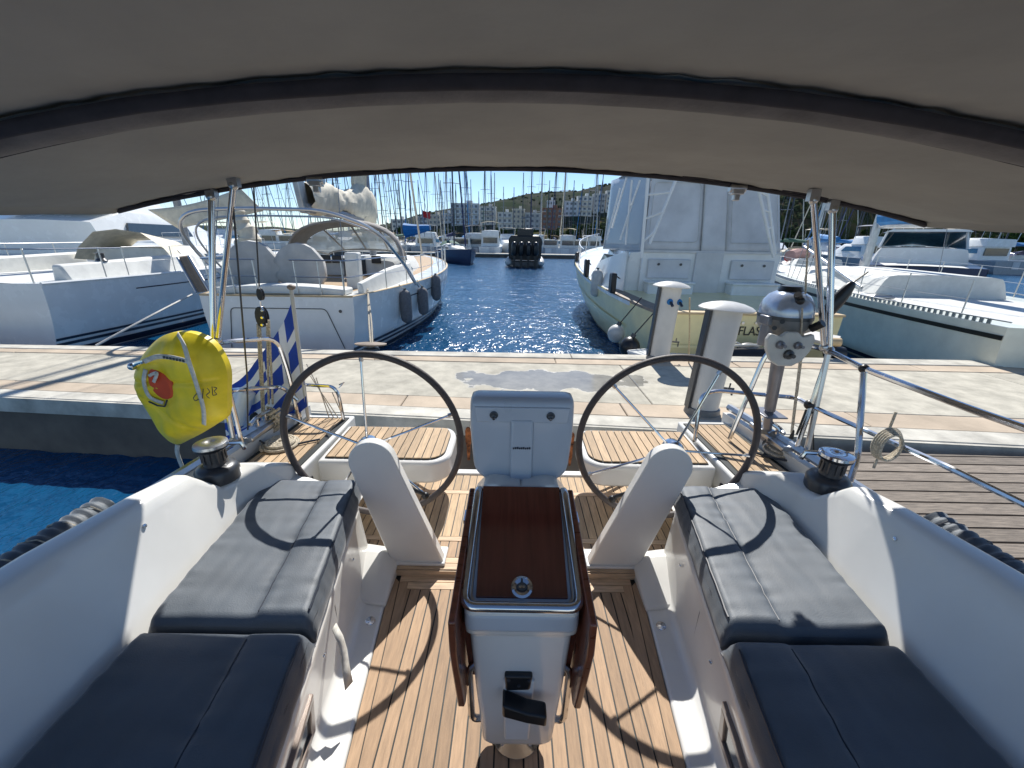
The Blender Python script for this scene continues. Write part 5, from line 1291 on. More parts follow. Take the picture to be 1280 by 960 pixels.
# clamp plate
pc_ = aty(988, 431, oy - .17)
pl = [(-.135, .045), (-.12, .075), (-.06, .06), (-.03, .085), (.03, .085), (.06, .06), (.12, .075), (.135, .045), (.125, -.01), (.09, -.065), (.04, -.095), (-.04, -.095), (-.09, -.065), (-.125, -.01)]
O('clamp_board', slab([(pc_.x + a * .9, pc_.y, pc_.z - .02 + b) for a, b in pl], (0, .028, 0)), M_fendw, OB, bevel=.006)
for a, b, r in ((-.055, .02, .022), (.035, .018, .020), (0, -.03, .026)):
    O('clamp_screw', lathe([(0, 0), (r, 0), (r * .9, .014), (r * .4, .02), (r * .4, .045), (0, .045)], (pc_.x + a, pc_.y - .002, pc_.z + b - .02), 12, (0, -1, 0)), M_dark if r > .024 else M_silverp, OB)
O('steering_pivot', J(rod((pc_.x - .03, oy - .02, pc_.z - .04), (pc_.x - .03, oy - .02, pc_.z + .12), .045), box((pc_.x, oy - .03, pc_.z + .10), (.16, .08, .05))), M_silverp, OB, bevel=.006)
leg = PT((975, 440, oy + .05), (962, 512, oy + .08))
O('drive_leg', tube(leg, lambda t: .034 - .006 * t, 12, flat=1.3), M_silverp, OB)
O('cavitation_plate', mv(box((0, 0, 0), (.13, .17, .010)), aty(961, 516, oy + .09)), M_silverp, OB, bevel=.004)
O('gearcase', J(tube(PT((961, 514, oy + .08), (958, 545, oy + .09)), .022, 10, flat=1.6), xf(ball((0, 0, 0), .034, 10, 1, 2.3, 1), Matrix.Translation(aty(958, 546, oy + .07)))), M_silverp, OB)
for k in range(3):
    a = 2 * PI * k / 3 + .3; c = aty(959, 545, oy - .0)
    O('propeller_blade', grid(lambda u, v, a=a, c=c: c + Vector(((.012 + .058 * u) * math.cos(a + (v - .5) * .9 * math.sin(PI * min(1, u * .8 + .2))), .02 * (v - .5), (.012 + .058 * u) * math.sin(a + (v - .5) * .9 * math.sin(PI * min(1, u * .8 + .2))))), 5, 5), M_grey, OB)
O('tiller_handle', J(tube(PT((1003, 414, oy - .08), (1016, 410, oy - .12)), .016, 8)), M_fendw, OB)
O('tiller_grip', tube(PT((1014, 411, oy - .12), (1029, 404, oy - .16)), .020, 10), M_black, OB)
O('outboard_line', tube(PT((1003, 385, oy - .14), (1001, 440, oy - .13), (989, 541, oy - .13)), .0045, 5), M_rope, OB)
O('line_end', lathe([(0, 0), (.012, .0), (.006, .05), (0, .055)], aty(989, 548, oy - .13), 8), M_black, OB)

# ------------------------------------------------------------------ ensign
FL = thing('ensign', aty(384, 540, 2.50), 'blue and white striped ensign with a white cross drooping from its staff', 'flag')
O('flag_staff', tube(PT((364, 362, 2.44), (388, 545, 2.50)), .0115, 10), M_fendw, FL)
O('staff_knob', ball(aty(364, 359, 2.44), .024, 10, 1, 1, .7), M_brown, FL)
Pht, Phb = aty(367, 372, 2.45), aty(384, 508, 2.47)
Pft, Pfb = aty(270, 494, 2.62), aty(296, 566, 2.56)
def flag(a, b):                                       # a along the hoist, b along the fly
    p = ln(ln(Pht, Phb, a), ln(Pft, Pfb, a), b)
    p = p + Vector((0, .045 * math.sin(b * 9 + a * 2.2) * min(1, b * 3) * (1 - .25 * a), -.10 * math.sin(PI * b) * (1 - a * .6)))
    p = p + Vector((.020 * math.sin(b * 14 + a * 3) * b, 0, .01 * nz(a * 3, b * 6, 2)))
    return p
NA_, NB_ = 36, 54
g = grid(flag, NA_, NB_)
mi = []
for i in range(NA_):
    for j in range(NB_):
        st_ = int(i / NA_ * 9); b = j / NB_
        if st_ < 5 and b < 5 / 13.5:
            incross = (st_ == 2) or (2 / 13.5 <= b < 3 / 13.5); mi.append(1 if incross else 0)
        else: mi.append(st_ % 2)
O('flag_cloth', (g[0], g[1], mi), [M_blue, M_white], FL, ang=80)

# box panel and striped fender behind the tackle
O('dodger_panel', slab(PT((312, 492, 2.72), (372, 492, 2.72), (372, 545, 2.72), (312, 545, 2.72)), (0, .02, 0)), mat('pale_green_cloth', (.42, .46, .33), .8, var=.06), bevel=.004, label='pale green cloth panel laced to the left rail behind the cream rope coil', cat='panel')
FB = thing('striped_fender', aty(303, 520, 2.45), 'white fender with blue ends hanging under the ensign at the left stern', 'fender')
O('fender_body', tube(PT((310, 488, 2.5), (304, 505, 2.5), (296, 528, 2.5)), .05, 12), M_white, FB); O('fender_end', tube(PT((296, 528, 2.5), (289, 538, 2.5)), lambda t: .05 - .02 * t, 12), M_blue, FB)

# ------------------------------------------------------------------ quay furniture
def service_post(pb, label, hexes):
    t = thing('service_post', pb, label, 'post', 'service pedestals on the quay'); t.rotation_euler = (0, .045 if not hexes else .04, 0)
    r = .155; h = 1.10
    O('post_column', mv(xf(loft([[(r * math.cos(2 * PI * i / 28), r * .8 * math.sin(2 * PI * i / 28), z) for i in range(28)] for z in (0.05, h)]), Matrix.Identity(4)), pb), M_postw, t)
    O('post_rib', mv(box((-r - .012, .0, h / 2 + .03), (.028, .10, h - .06)), pb), M_dark, t, bevel=.004)
    O('post_base', mv(loft([[((r + k) * math.cos(2 * PI * i / 28), (r * .8 + k) * math.sin(2 * PI * i / 28), z) for i in range(28)] for z, k in ((0, .03), (.07, .02), (.075, .0))]), pb), M_grey, t)
    O('post_cap', mv(loft([[(.265 * k * math.cos(2 * PI * i / 32), .21 * k * math.sin(2 * PI * i / 32), z) for i in range(32)] for z, k in ((h - .01, .6), (h, .98), (h + .012, 1.0), (h + .035, .88), (h + .06, .6), (h + .075, .3), (h + .078, .02))]), pb), M_postw, t, ang=60)
    if hexes:
        for dx, dy in ((-.03, -.127), (.12, -.085)):
            O('blue_socket', mv(lathe([(0, 0), (.045, 0), (.04, .02), (.02, .028), (0, .028)], (dx, dy, h - .20), 10, (dx * .6, -1, 0)), pb), M_bluecov, t)
            O('socket_plug', mv(rod((dx, dy - .03, h - .20), (dx + .02, dy - .08, h - .25), .02), pb), M_navyp, t)
    O('tap', mv(J(rod((.16, -.02, .30), (.26, -.03, .30), .012), rod((.25, -.03, .30), (.25, -.03, .23), .010), rod((.21, -.03, .30), (.21, -.03, .36), .008)), pb), M_dark, t)
p1 = atz(825, 452, QZ); p1.y += .10; p2 = atz(882, 521, QZ); p2.y += .10
service_post(p1, 'cream service post with blue sockets standing at the far edge of the quay', True)
service_post(p2, 'cream service post standing at the near edge of the quay, nearest the yacht', False)
O('yellow_cable', tube(smoothpath([aty(862, 372, p1.y - .1), aty(862, 410, p1.y - .1), aty(861, 450, p1.y - .15), aty(861, 462, p1.y - .25)], 5), .011, 6), M_wood, label='thin yellow cable hanging beside the far service post', cat='cable')
bp = atz(464, 437, QZ)
BO = thing('bollard', bp, 'low dark double mooring bollard at the far edge of the quay with a white line', 'bollard')
O('bollard_base', mv(lathe([(0, 0), (.13, 0), (.12, .03), (.06, .04), (.055, .07), (0, .07)], (0, 0, 0), 18), bp), M_dark, BO)
O('bollard_horn', mv(loft([[(.26 * k * math.cos(2 * PI * i / 20), .10 * k * math.sin(2 * PI * i / 20), z) for i in range(20)] for z, k in ((.06, .5), (.08, 1), (.10, 1), (.115, .6))]), bp), M_brown, BO)
O('mooring_line', tube(smoothpath([bp + Vector((0, 0, .10)), aty(461, 400, 6.9), world(Bt, H.edge(.05, 1, .10, .06))], 6), .016, 6), M_rope, label='white mooring line from the bollard up to the left yacht quarter', cat='rope')
O('mooring_line', tube(smoothpath([bp + Vector((.03, 0, .10)), aty(464, 400, 6.9), world(Bt, H.edge(.052, 1, .12, .06))], 6), .014, 6), M_rope, label='second strand of the white mooring line above the bollard', cat='rope')
O('mooring_line', tube(smoothpath([aty(120, 432, 7.0), aty(190, 394, 8.0), aty(240, 368, 9.3)], 8), .020, 6), M_fendw, label='pale mooring line crossing the striped hull at the far left', cat='rope')
for a, b, c, lab in (((500, 590), (530, 584), (563, 577), 'upper'), ((490, 596), (535, 592), (548, 578), 'lower')):
    O('mooring_line', tube(smoothpath([aty(a[0], a[1], 2.62), aty(b[0], b[1], 2.9), aty(c[0], c[1], 3.5)], 6), .014, 6), M_rope, label='cream mooring line, the %s of two, below the left helm seat' % lab, cat='rope')
for a, b, lab in (((770, 580), (815, 605), 'outer'), ((760, 570), (800, 600), 'inner')):
    O('mooring_line', tube([aty(a[0], a[1], 3.4), aty(b[0], b[1], 2.7)], .014, 6), M_rope, label='cream mooring line, the %s of two, below the right helm seat' % lab, cat='rope')
# sheets of crack lines are left to the slabs; small boats lying behind the quay at right
DG = thing('dinghy', aty(880, 440, 7.0), 'white dinghy with maroon band lying against the quay between the two service posts', 'dinghy')
hd = Hull(2.6, 1.3, .42, .55, tr=.7, depth=.2, boxy=.5, blunt=1.8)
base = aty(880, 450, 6.35)
Mz = Matrix.Translation((atz(905, 440, WZ + .3).x + .35, base.y + .15, WZ)) @ Matrix.Rotation(math.radians(84), 4, 'Z')
O('hull', xf(hd.hull(18, 8), Mz), M_hullw, DG); O('deck', xf(hd.deck(drop=.01), Mz), M_white, DG)
O('maroon_band', xf(hd.band(-.16, -.07, 0, .97, rel=True), Mz), mat('maroon_band_paint', (.12, .02, .02), .5), DG)
O('rub_rail', J(*[xf(tube([hd.edge(t / 16, s) for t in range(17)], .025, 6), Mz) for s in (-1, 1)]), M_hullw, DG)
TE = thing('inflatable_tender', aty(960, 440, 6.9), 'black inflatable tender with folded engine and oars on the stern shelf at right', 'tender')
for dy, dz in ((0, 0), (.7, .02)):
    O('tube_side', tube(smoothpath([aty(905, 446, 6.45) + Vector((0, dy, dz)), aty(945, 446, 6.42) + Vector((0, dy, dz)), aty(992, 448, 6.42) + Vector((0, dy, dz + .02))], 5), .16, 12), M_black, TE)
O('tender_floor', box(aty(950, 440, 6.7), (.95, .7, .06)), M_dark, TE)
O('engine_frame', J(*[tube(PT(a, b), .018, 6) for a, b in (((915, 432, 6.4), (990, 430, 6.4)), ((920, 428, 6.5), (960, 446, 6.4)), ((935, 446, 6.35), (985, 434, 6.4)))]), M_fendw, TE)
O('tender_engine', J(xf(ball((0, 0, 0), .13, 10, 1.5, 1, .8), Matrix.Translation(aty(935, 436, 6.5)))), M_grey, TE)
O('maroon_trim', box(aty(950, 457, 6.35), (1.2, .03, .05)), mat('maroon_trim_paint', (.10, .02, .02), .5), TE)
GP = thing('gangplank', aty(1010, 410, 6.6), 'white gangplank with wooden roller end resting behind the outboard', 'gangplank')
O('plank', slab(PT((1000, 410, 6.9), (1052, 420, 6.3), (1046, 432, 6.2), (985, 416, 6.8)), (0, .02, -.05)), M_fendw, GP, bevel=.01)
O('roller', rod(aty(1028, 427, 6.25), aty(1050, 428, 6.2), .07, 12), M_wood, GP); O('roller_wheel', rod(aty(1035, 440, 6.25), aty(1052, 442, 6.25), .11, 14), M_black, GP)

# weathered finger pier on the right of the own yacht
FP = thing('finger_pier', (3.2, 1.6, -.3), 'weathered grey plank pier beyond the rail at the right edge', 'pier')
fz = -.12
fp = [(1.98, -2.0), (9.0, -2.0), (9.0, 3.02), (1.98, 3.18)]
O('pier_frame', prism([(2.0, -2), (9, -2), (9, 2.95), (2.0, 3.1)], fz - .5, fz - .03), M_caulk, FP, smooth=False)
planks(fp, 0.0, .135, fz, M_weath, FP, gap=.018, th=.03, name='pier_plank')

# ------------------------------------------------------------------ the marina behind
def far_pier(name, x0, x1, y0, y1):
    t = thing(name, ((x0 + x1) / 2, (y0 + y1) / 2, WZ), kind='structure')
    O('pier_body', box(((x0 + x1) / 2, (y0 + y1) / 2, WZ - .1), (x1 - x0, y1 - y0, 1.0)), M_cside, t, smooth=False)
    x = x0
    while x < x1 - .1:
        xe = min(x + 12, x1)
        O('pier_slab', box(((x + xe) / 2, (y0 + y1) / 2 - .05, WZ + .47), (xe - x - .06, y1 - y0 + .15, .12)), M_curb, t, smooth=False); x = xe
far_pier('far_pier', -75, 13.5, 58.5, 61.5)
far_pier('far_pier', 13, 95, 66, 69)
far_pier('far_pier', -90, 100, 96, 99)

def tinted(name, c, r=.4): return mat(name, c, r, var=.06)
hullm = [M_hullw, M_hullw, tinted('navy_hull', (.02, .035, .09), .3), M_hullw, tinted('grey_hull', (.30, .33, .36), .3)]
coverm = [M_bluecov, M_sail, tinted('navy_cover', (.02, .03, .10), .8), M_sailb, tinted('green_cover', (.03, .10, .07), .8)]
GS = 'sailing yachts moored in the far rows'
def far_sail(k):
    root = boat_root('sailing_yacht', 'x', 'yacht', GS)
    h = Hull(11 + k % 3, 3.6, 1.15, 1.45, tr=.7, depth=.3, boxy=.4)
    O('hull', h.hull(12, 5), hullm[k], root, ang=50); O('deck', h.deck(n=10), M_deck, root)
    O('coachroof', cabin([(3.4, 1.1, .9, 1.15, 1.65), (7, .9, .7, 1.2, 1.6), (8.6, .4, .3, 1.3, 1.4)]), M_deck, root)
    O('cabin_window', J(*[box((s * 1.0, 5.2, 1.42), (.06, 2.8, .16)) for s in (-1, 1)]), M_glassd, root, smooth=False, kind='stuff')
    O('sprayhood', loft([[(x, y, 1.55 + (1 - abs(x / 1.3) ** 3) * hh) for x in (-1.25, -.9, -.4, 0, .4, .9, 1.25)] for y, hh in ((2.9, .65), (4.2, .35))], False), coverm[(k + 2) % 5], root)
    H_ = 15.5 + (k * 1.7) % 5
    mm = M_mast if k % 2 else M_mastd
    O('mast', tube([(0, 5.4, 1.5), (0, 5.45, H_)], .085, 6), mm, root)
    for z in (H_ * .42, H_ * .68): O('spreader', tube([(-.95, 5.25, z), (0, 5.4, z + .05), (.95, 5.25, z)], .035, 4), mm, root)
    O('boom_cover', tube([(0, 5.3, 2.85), (0, 3.4, 2.8), (0, 1.3, 2.7)], lambda t: .23 - .10 * t, 7), coverm[k], root)
    O('stay', J(rod((0, 10.9, 1.5), (0, 5.5, H_), .018, 4), rod((0, .1, 1.3), (0, 5.5, H_), .014, 4), *[rod((s * 1.6, 5.3, 1.2), (s * .95, 5.25, H_ * .42), .014, 4) for s in (-1, 1)], *[rod((s * .95, 5.25, H_ * .42), (0, 5.4, H_ * .95), .014, 4) for s in (-1, 1)]), mm, root, kind='stuff')
    O('furled_genoa', tube([(0, 10.8, 1.7), (0, 6.0, H_ * .9)], .075, 5), M_sail if k % 2 else coverm[k], root)
    O('pushpit', J(tube([(-1.2, 1.0, 1.9), (-1.15, .1, 1.85), (1.15, .1, 1.85), (1.2, 1.0, 1.9)], .025, 4), *[rod((x, .12, 1.2), (x, .12, 1.85), .02, 4) for x in (-1.1, -.5, .5, 1.1)]), M_ss2, root, kind='stuff')
    return root
def far_motor(k):
    root = boat_root('motor_cruiser', 'x', 'motor boat', 'motor cruisers moored in the far rows')
    L_ = 9 + k * 1.5; h = Hull(L_, 3.4 + .3 * k, 1.2, 1.7, tr=.9, depth=.3, boxy=.3)
    O('hull', h.hull(12, 5), hullm[(k * 2) % 5 if k != 1 else 0], root, ang=50); O('deck', h.deck(n=10), M_deck, root)
    w = 1.35 + .13 * k
    O('cabin', cabin([(1.8, w, w * .9, 1.2, 2.5), (4.6, w, w * .85, 1.25, 2.55), (6.4, w * .85, w * .5, 1.4, 1.9)]), M_hullw, root, ang=50)
    O('rear_window', box((0, 1.76, 2.0), (w * 1.5, .06, .7)), M_glassd, root, smooth=False)
    for s in (-1, 1): O('side_window', hexa([(s * (w * .93), 2.1, 1.85), (s * (w * .93), 4.6, 1.85), (s * (w * .88), 4.2, 2.3), (s * (w * .88), 2.2, 2.3)], [(s * (w * .93 + .07), 2.1, 1.85), (s * (w * .93 + .07), 4.6, 1.85), (s * (w * .88 + .07), 4.2, 2.3), (s * (w * .88 + .07), 2.2, 2.3)]), M_glassb, root, smooth=False)
    if k != 1:
        O('flybridge', cabin([(1.6, w * .95, w * .9, 2.5, 3.2), (3.6, w * .9, w * .8, 2.5, 3.3), (4.2, w * .7, w * .5, 2.5, 2.8)]), M_hullw, root, ang=50)
        O('bimini_top', loft([[(x * w, y, 4.2 + .18 * (1 - x * x)) for x in (-1, -.5, 0, .5, 1)] for y in (1.4, 3.4)], False), coverm[(k + 1) % 5], root)
        for s in (-1, 1):
            for y in (1.6, 3.3): O('bimini_leg', rod((s * w * .9, y, 3.1), (s * w, y, 4.2), .025, 4), M_ss2, root)
    else:
        O('bimini_top', loft([[(x * w, y, 3.0 + .2 * (1 - x * x)) for x in (-1, -.5, 0, .5, 1)] for y in (.3, 2.3)], False), tinted('tan_cover', (.42, .30, .18), .8), root)
        for s in (-1, 1):
            for y in (.4, 2.2): O('bimini_leg', rod((s * w * .9, y, 1.2), (s * w, y, 3.0), .025, 4), M_ss2, root)
    O('transom_door', box((.3, -.02, .8), (.7, .04, .7)), M_encl, root, smooth=False)
    return root
S_ = [far_sail(k) for k in range(5)]; ST = [tree_of(r) for r in S_]
Mo = [far_motor(k) for k in range(3)]; MT = [tree_of(r) for r in Mo]
used = {}
def put(protos, trees, k, u, y, label, rz=None, dy=0):
    p = aty(u, 310, y); rz = random.uniform(-.05, .05) if rz is None else rz
    key = (id(protos), k)
    if key not in used:
        r = protos[k]; used[key] = 1; r.location = (p.x, y + dy, WZ); r.rotation_euler = (0, 0, rz); r['label'] = label; return r
    return copy_thing(protos[k], (p.x, y + dy, WZ), rz, label, tree=trees[k])
LK = ['white sailing yacht with bright blue boom cover in the far marina rows', 'white sailing yacht with cream boom cover in the far marina rows', 'navy hulled sailing yacht in the far marina rows', 'white sailing yacht with grey boom cover in the far marina rows', 'grey hulled sailing yacht with green boom cover in the far marina rows']
us = [(470, 66), (483, 101), (494, 72), (505, 64), (540, 82), (546, 103), (556, 78), (577, 70), (581, 104), (606, 84), (611, 102), (652, 100), (677, 74), (706, 72), (728, 103), (746, 72), (753, 88)]
us += [(u, random.choice((88, 101, 112, 124))) for u in (449, 466, 476, 488, 499, 512, 521, 533, 549, 563, 570, 588, 597, 617, 629, 641, 663, 686, 696, 716, 736)]
us += [(u, random.choice((63, 74, 88, 101, 112))) for u in (296, 305, 316, 326, 335, 344, 352, 360, 371, 380, 392, 401, 409, 418, 427, 436, 445, 455, 462)]
us += [(u, random.choice((70, 84, 101))) for u in (-30, 5, 40, 80, 120, 165, 190, 215, 240, 262, 280)]
us += [(u, random.choice((44, 52, 60, 72))) for u in (985, 999, 1018, 1060, 1072, 1088, 1101, 1113, 1135, 1160, 1190, 1225, 1260, 1290, 1330)]
for i, (u, y) in enumerate(us):
    k = (i * 2 + i // 5) % 5
    if u == 505: k = 0
    put(S_, ST, k, u, y, LK[k], rz=random.uniform(-.05, .05) + (PI if i % 3 == 0 else 0), dy=10 if i % 3 == 0 else 0)
LM = ['large white flybridge motor cruiser with cream top in the far marina rows', 'white open motor boat with tan canvas top in the far marina rows', 'grey hulled flybridge motor cruiser with cover top in the far marina rows']
for i, (u, y, k) in enumerate([(575, 62.5, 1), (592, 64, 2), (640, 70, 1), (632, 66, 0), (668, 70, 2), (690, 70, 1), (712, 70, 0), (727, 70, 1), (742, 70, 2), (480, 62, 1), (462, 63, 0), (448, 62.5, 1), (528, 63, 2), (700, 100, 1), (660, 100, 0), (560, 100, 2), (330, 62.5, 0), (352, 62.5, 1), (374, 62.5, 2), (300, 62.5, 1), (395, 62.5, 0), (415, 62.5, 2), (432, 62.5, 1), (1000, 46, 1), (1080, 47, 0), (1120, 40, 2), (1170, 42, 1), (1230, 44, 0), (1275, 40, 2), (250, 63, 0), (190, 63, 2), (120, 63, 1), (60, 63, 0), (0, 63, 2)]):
    _fl = random.random() < .45; put(Mo, MT, k, u, y, LM[k], rz=random.uniform(-.12, .12) + (PI if _fl else 0), dy=(10 if _fl else 0))
# named far boats
FBt = copy_thing(Mo[0], (aty(612, 310, 62.3).x, 62.3, WZ), 0.0, 'white flybridge boat moored stern on, just left of the black rigid inflatable', tree=MT[0], scale=(1.05, 1, 1.12)); 
if 'group' in FBt: del FBt['group']
BS = copy_thing(S_[2], (aty(540, 310, 44).x, 52.5, WZ), PI + .35, 'navy hulled sailing yacht with its bow towards the open water, beyond the left yacht bow', tree=ST[2])
if 'group' in BS: del BS['group']
bc = [(503, 281), (547, 283)]
O('boom_cover', tube(smoothpath([aty(506, 288, 46), aty(520, 287, 46), aty(538, 284.5, 46)], 4), lambda t: .85 - .55 * t, 8, flat=.9), M_bluecov, label='bright blue boom cover on the mast left of the red flag', cat='sail cover')
RF = thing('red_flag', aty(533, 292, 58), 'red flag flying above the boats left of the far flybridge boat', 'flag')
O('flag_cloth', grid(lambda a, b: aty(528 + 10 * a, 263 + 8 * b + 3 * a, 58) + Vector((0, .3 * math.sin(a * 6), 0)), 8, 4), M_red, RF); O('flag_pole', tube(PT((528, 262, 58), (531, 296, 58)), .05, 5), M_mast, RF)
# black rigid inflatable with its engines
RB = boat_root('rigid_inflatable', 'black rigid inflatable boat with tall outboards alone in the middle of the basin', 'inflatable boat')
rx = aty(656, 320, 38).x; place(RB, rx, 38, -.03)
for s in (-1, 1):
    O('side_tube', tube(smoothpath([(s * 1.45, -.6, .45), (s * 1.5, 3, .5), (s * 1.35, 6, .6), (s * .2, 8.2, .9)], 6), lambda t: .34 if t > .06 else .2 + t * 2, 12), M_black if s < 0 else M_fendw, RB)
    O('tube_cone', lathe([(0, 0), (.16, .05), (.33, .5), (.33, .52), (0, .52)], (s * 1.45, -.9, .45), 12, (0, 1, 0)), M_fendw, RB)
O('deck', box((0, 3, .35), (2.4, 7, .3)), M_dark, RB)
for x in (-.95, -.32, .32, .95):
    O('outboard_engine', J(loft([[(x + .27 * k * math.cos(2 * PI * i / 12), -.55 + .38 * k * math.sin(2 * PI * i / 12), z) for i in range(12)] for z, k in ((1.05, .7), (1.25, 1), (1.85, 1.0), (2.15, .75), (2.22, .3))]), box((x, -.5, .55), (.2, .3, 1.2))), M_black, RB, ang=60)
O('console_cover', loft([[(-1.5, y, .6), (-1.55, y, 2.4), (-1.3, y, 2.75), (1.3, y, 2.75), (1.55, y, 2.4), (1.5, y, .6)] for y in (.9, 3.2)]), M_black, RB, bevel=.1)
O('console_top', loft([[(-.75, y, 2.7), (-.7, y, 3.35), (.7, y, 3.35), (.75, y, 2.7)] for y in (1.2, 2.6)]), M_black, RB, bevel=.06)
O('antenna', J(rod((0, 2, 3.3), (0, 2, 4.3), .05, 6), rod((-.4, 2, 4.25), (.5, 2, 4.4), .06, 6)), M_mast, RB)
# moored boats to the right, nearer
RBt = thing('motor_yacht', (0, 0, 0), 'white motor yacht with blue tinted windscreen seen beyond the right bimini poles', 'motor yacht')
place(RBt, aty(1065, 310, 21).x, 17, math.radians(-38))
h5 = Hull(12, 3.9, 1.6, 2.1, tr=.9, depth=.3, boxy=.3)
O('hull', h5.hull(20, 8), hullm[2], RBt, ang=50); O('deck', h5.deck(), M_deck, RBt)
O('topsides_band', h5.band(-.55, -.02, 0, .98, off=.015, rel=True), M_hullw, RBt)
O('cabin', cabin([(2.5, 1.6, 1.4, 1.6, 2.3), (6.5, 1.5, 1.2, 1.7, 2.35), (8.5, 1.0, .6, 1.9, 2.05)]), M_hullw, RBt, ang=50)
O('windscreen', loft([[(-1.45, 3.0, 2.3), (-1.2, 6.3, 2.35), (0, 7.0, 2.4), (1.2, 6.3, 2.35), (1.45, 3.0, 2.3)], [(-1.3, 3.2, 3.0), (-1.0, 5.2, 3.0), (0, 5.7, 3.02), (1.0, 5.2, 3.0), (1.3, 3.2, 3.0)]], False), M_glassb, RBt)
O('hard_top', loft([[(-1.4, y, 3.0), (-1.2, y, 3.10), (1.2, y, 3.10), (1.4, y, 3.0)] for y in (2.6, 5.5)]), M_hullw, RBt)
for s in (-1, 1):
    O('windscreen_frame', tube([(s * 1.46, 3.0, 2.3), (s * 1.31, 3.2, 3.0)], .05, 5), M_hullw, RBt); O('windscreen_frame', tube([(s * 1.2, 6.3, 2.35), (s * 1.0, 5.2, 3.0)], .05, 5), M_hullw, RBt)
st, lsn = rails([h5.edge(.3 + i * .06, -1, .1) for i in range(12)], .6)
for g in st: O('stanchion', g, M_ss2, RBt)
O('lifeline', lsn[0], M_ss2, RBt)
BKB = thing('sailing_yacht', (0, 0, 0), 'black hulled yacht with cloth strewn foredeck between the sport fisher and the right poles', 'yacht')
place(BKB, aty(985, 310, 20).x + .6, 17.5, math.radians(-24)); h6 = Hull(10, 3.2, 1.25, 1.5, tr=.7, depth=.3)
O('hull', h6.hull(16, 6), M_black, BKB, ang=50); O('deck', h6.deck(), M_deck, BKB)
O('coachroof', cabin([(3, 1, .85, 1.25, 1.75), (6.5, .8, .6, 1.3, 1.6), (8, .4, .2, 1.4, 1.5)]), M_deck, BKB); O('mast', tube([(0, 5, 1.5), (0, 5, 15)], .08, 8), M_alu, BKB)
for z in (5.0, 8.5): O('spreader', tube([(-.9, 4.9, z), (0, 5, z), (.9, 4.9, z)], .03, 5), M_alu, BKB)
O('sail_bag', tube(smoothpath([(-.7, 6.8, 1.65), (-.2, 7.6, 1.75), (.5, 7.9, 1.7)], 4), lambda t: .22 + .04 * math.sin(t * 20), 10), M_red, BKB)
O('folded_sail', tube(smoothpath([(-.9, 5.2, 1.8), (-.4, 6.0, 1.9), (.6, 6.6, 1.85)], 4), lambda t: .28 + .05 * math.sin(t * 25), 10), tinted('salmon_cloth', (.50, .30, .26), .8), BKB)
O('boom_cover', tube([(0, 4.9, 2.7), (0, 1, 2.6)], lambda t: .22 - .1 * t, 8), M_bluecov, BKB)
rb = aty(966, 290, 16); RBu = thing('red_buoy', rb, 'round red buoy hanging beside the right tower ladder of the sport fisher', 'buoy')
O('buoy_body', ball(rb, .15, 12, 1, 1, 1.1), M_red, RBu); O('buoy_pole', tube([rb, aty(967, 330, 16)], .05, 6), M_dark, RBu)

# ------------------------------------------------------------------ houses on the hill
bm_ = [mat('white_render', (.72, .71, .68), .9, var=.05, vs=.3), mat('blue_white_render', (.58, .65, .72), .9, var=.05, vs=.3), mat('cream_render', (.66, .6, .5), .9, var=.06, vs=.3), mat('brick_red_render', (.30, .155, .11), .9, var=.12, vs=.4), mat('grey_render', (.52, .52, .52), .9, var=.08, vs=.3)]
bl = [(552, 565, 264, 276, 335, 1, 'small blue white block at the left end of the far waterfront'), (564, 598, 252, 279, 345, 1, 'wide blue white apartment block with balconies on the far waterfront'), (600, 620, 256, 279, 350, 0, 'white apartment block right of the wide blue white one'), (622, 640, 263, 284, 335, 0, 'low white flats left of the black inflatable mast line'), (640, 656, 259, 284, 345, 2, 'cream flats in the middle of the far waterfront'), (656, 675, 264, 284, 336, 4, 'grey flats left of the brick red building'),
      (677, 703, 258, 285, 330, 3, 'brick red building with small windows on the far waterfront'), (684, 694, 248, 262, 372, 1, 'small pale blue house above the brick red building'), (706, 722, 249, 268, 372, 1, 'pale blue house row on the hillside right of the brick building'), (721, 741, 243, 268, 385, 0, 'white stepped house block on the hillside'), (741, 757, 240, 264, 392, 4, 'grey house block highest on the hillside by the sport fisher'), (757, 774, 236, 262, 398, 0, 'white house block behind the tower ladder of the sport fisher'),
      (520, 534, 268, 280, 336, 4, 'low grey house at the foot of the far hill left of the red flag'), (536, 551, 266, 279, 338, 2, 'cream house behind the red flag'), (490, 508, 272, 284, 340, 0, 'white house behind the masts at the left foot of the far hill')]
winm = mat('dark_window', (.10, .13, .18), .2)  # even dark blue-grey, shared by all the house windows
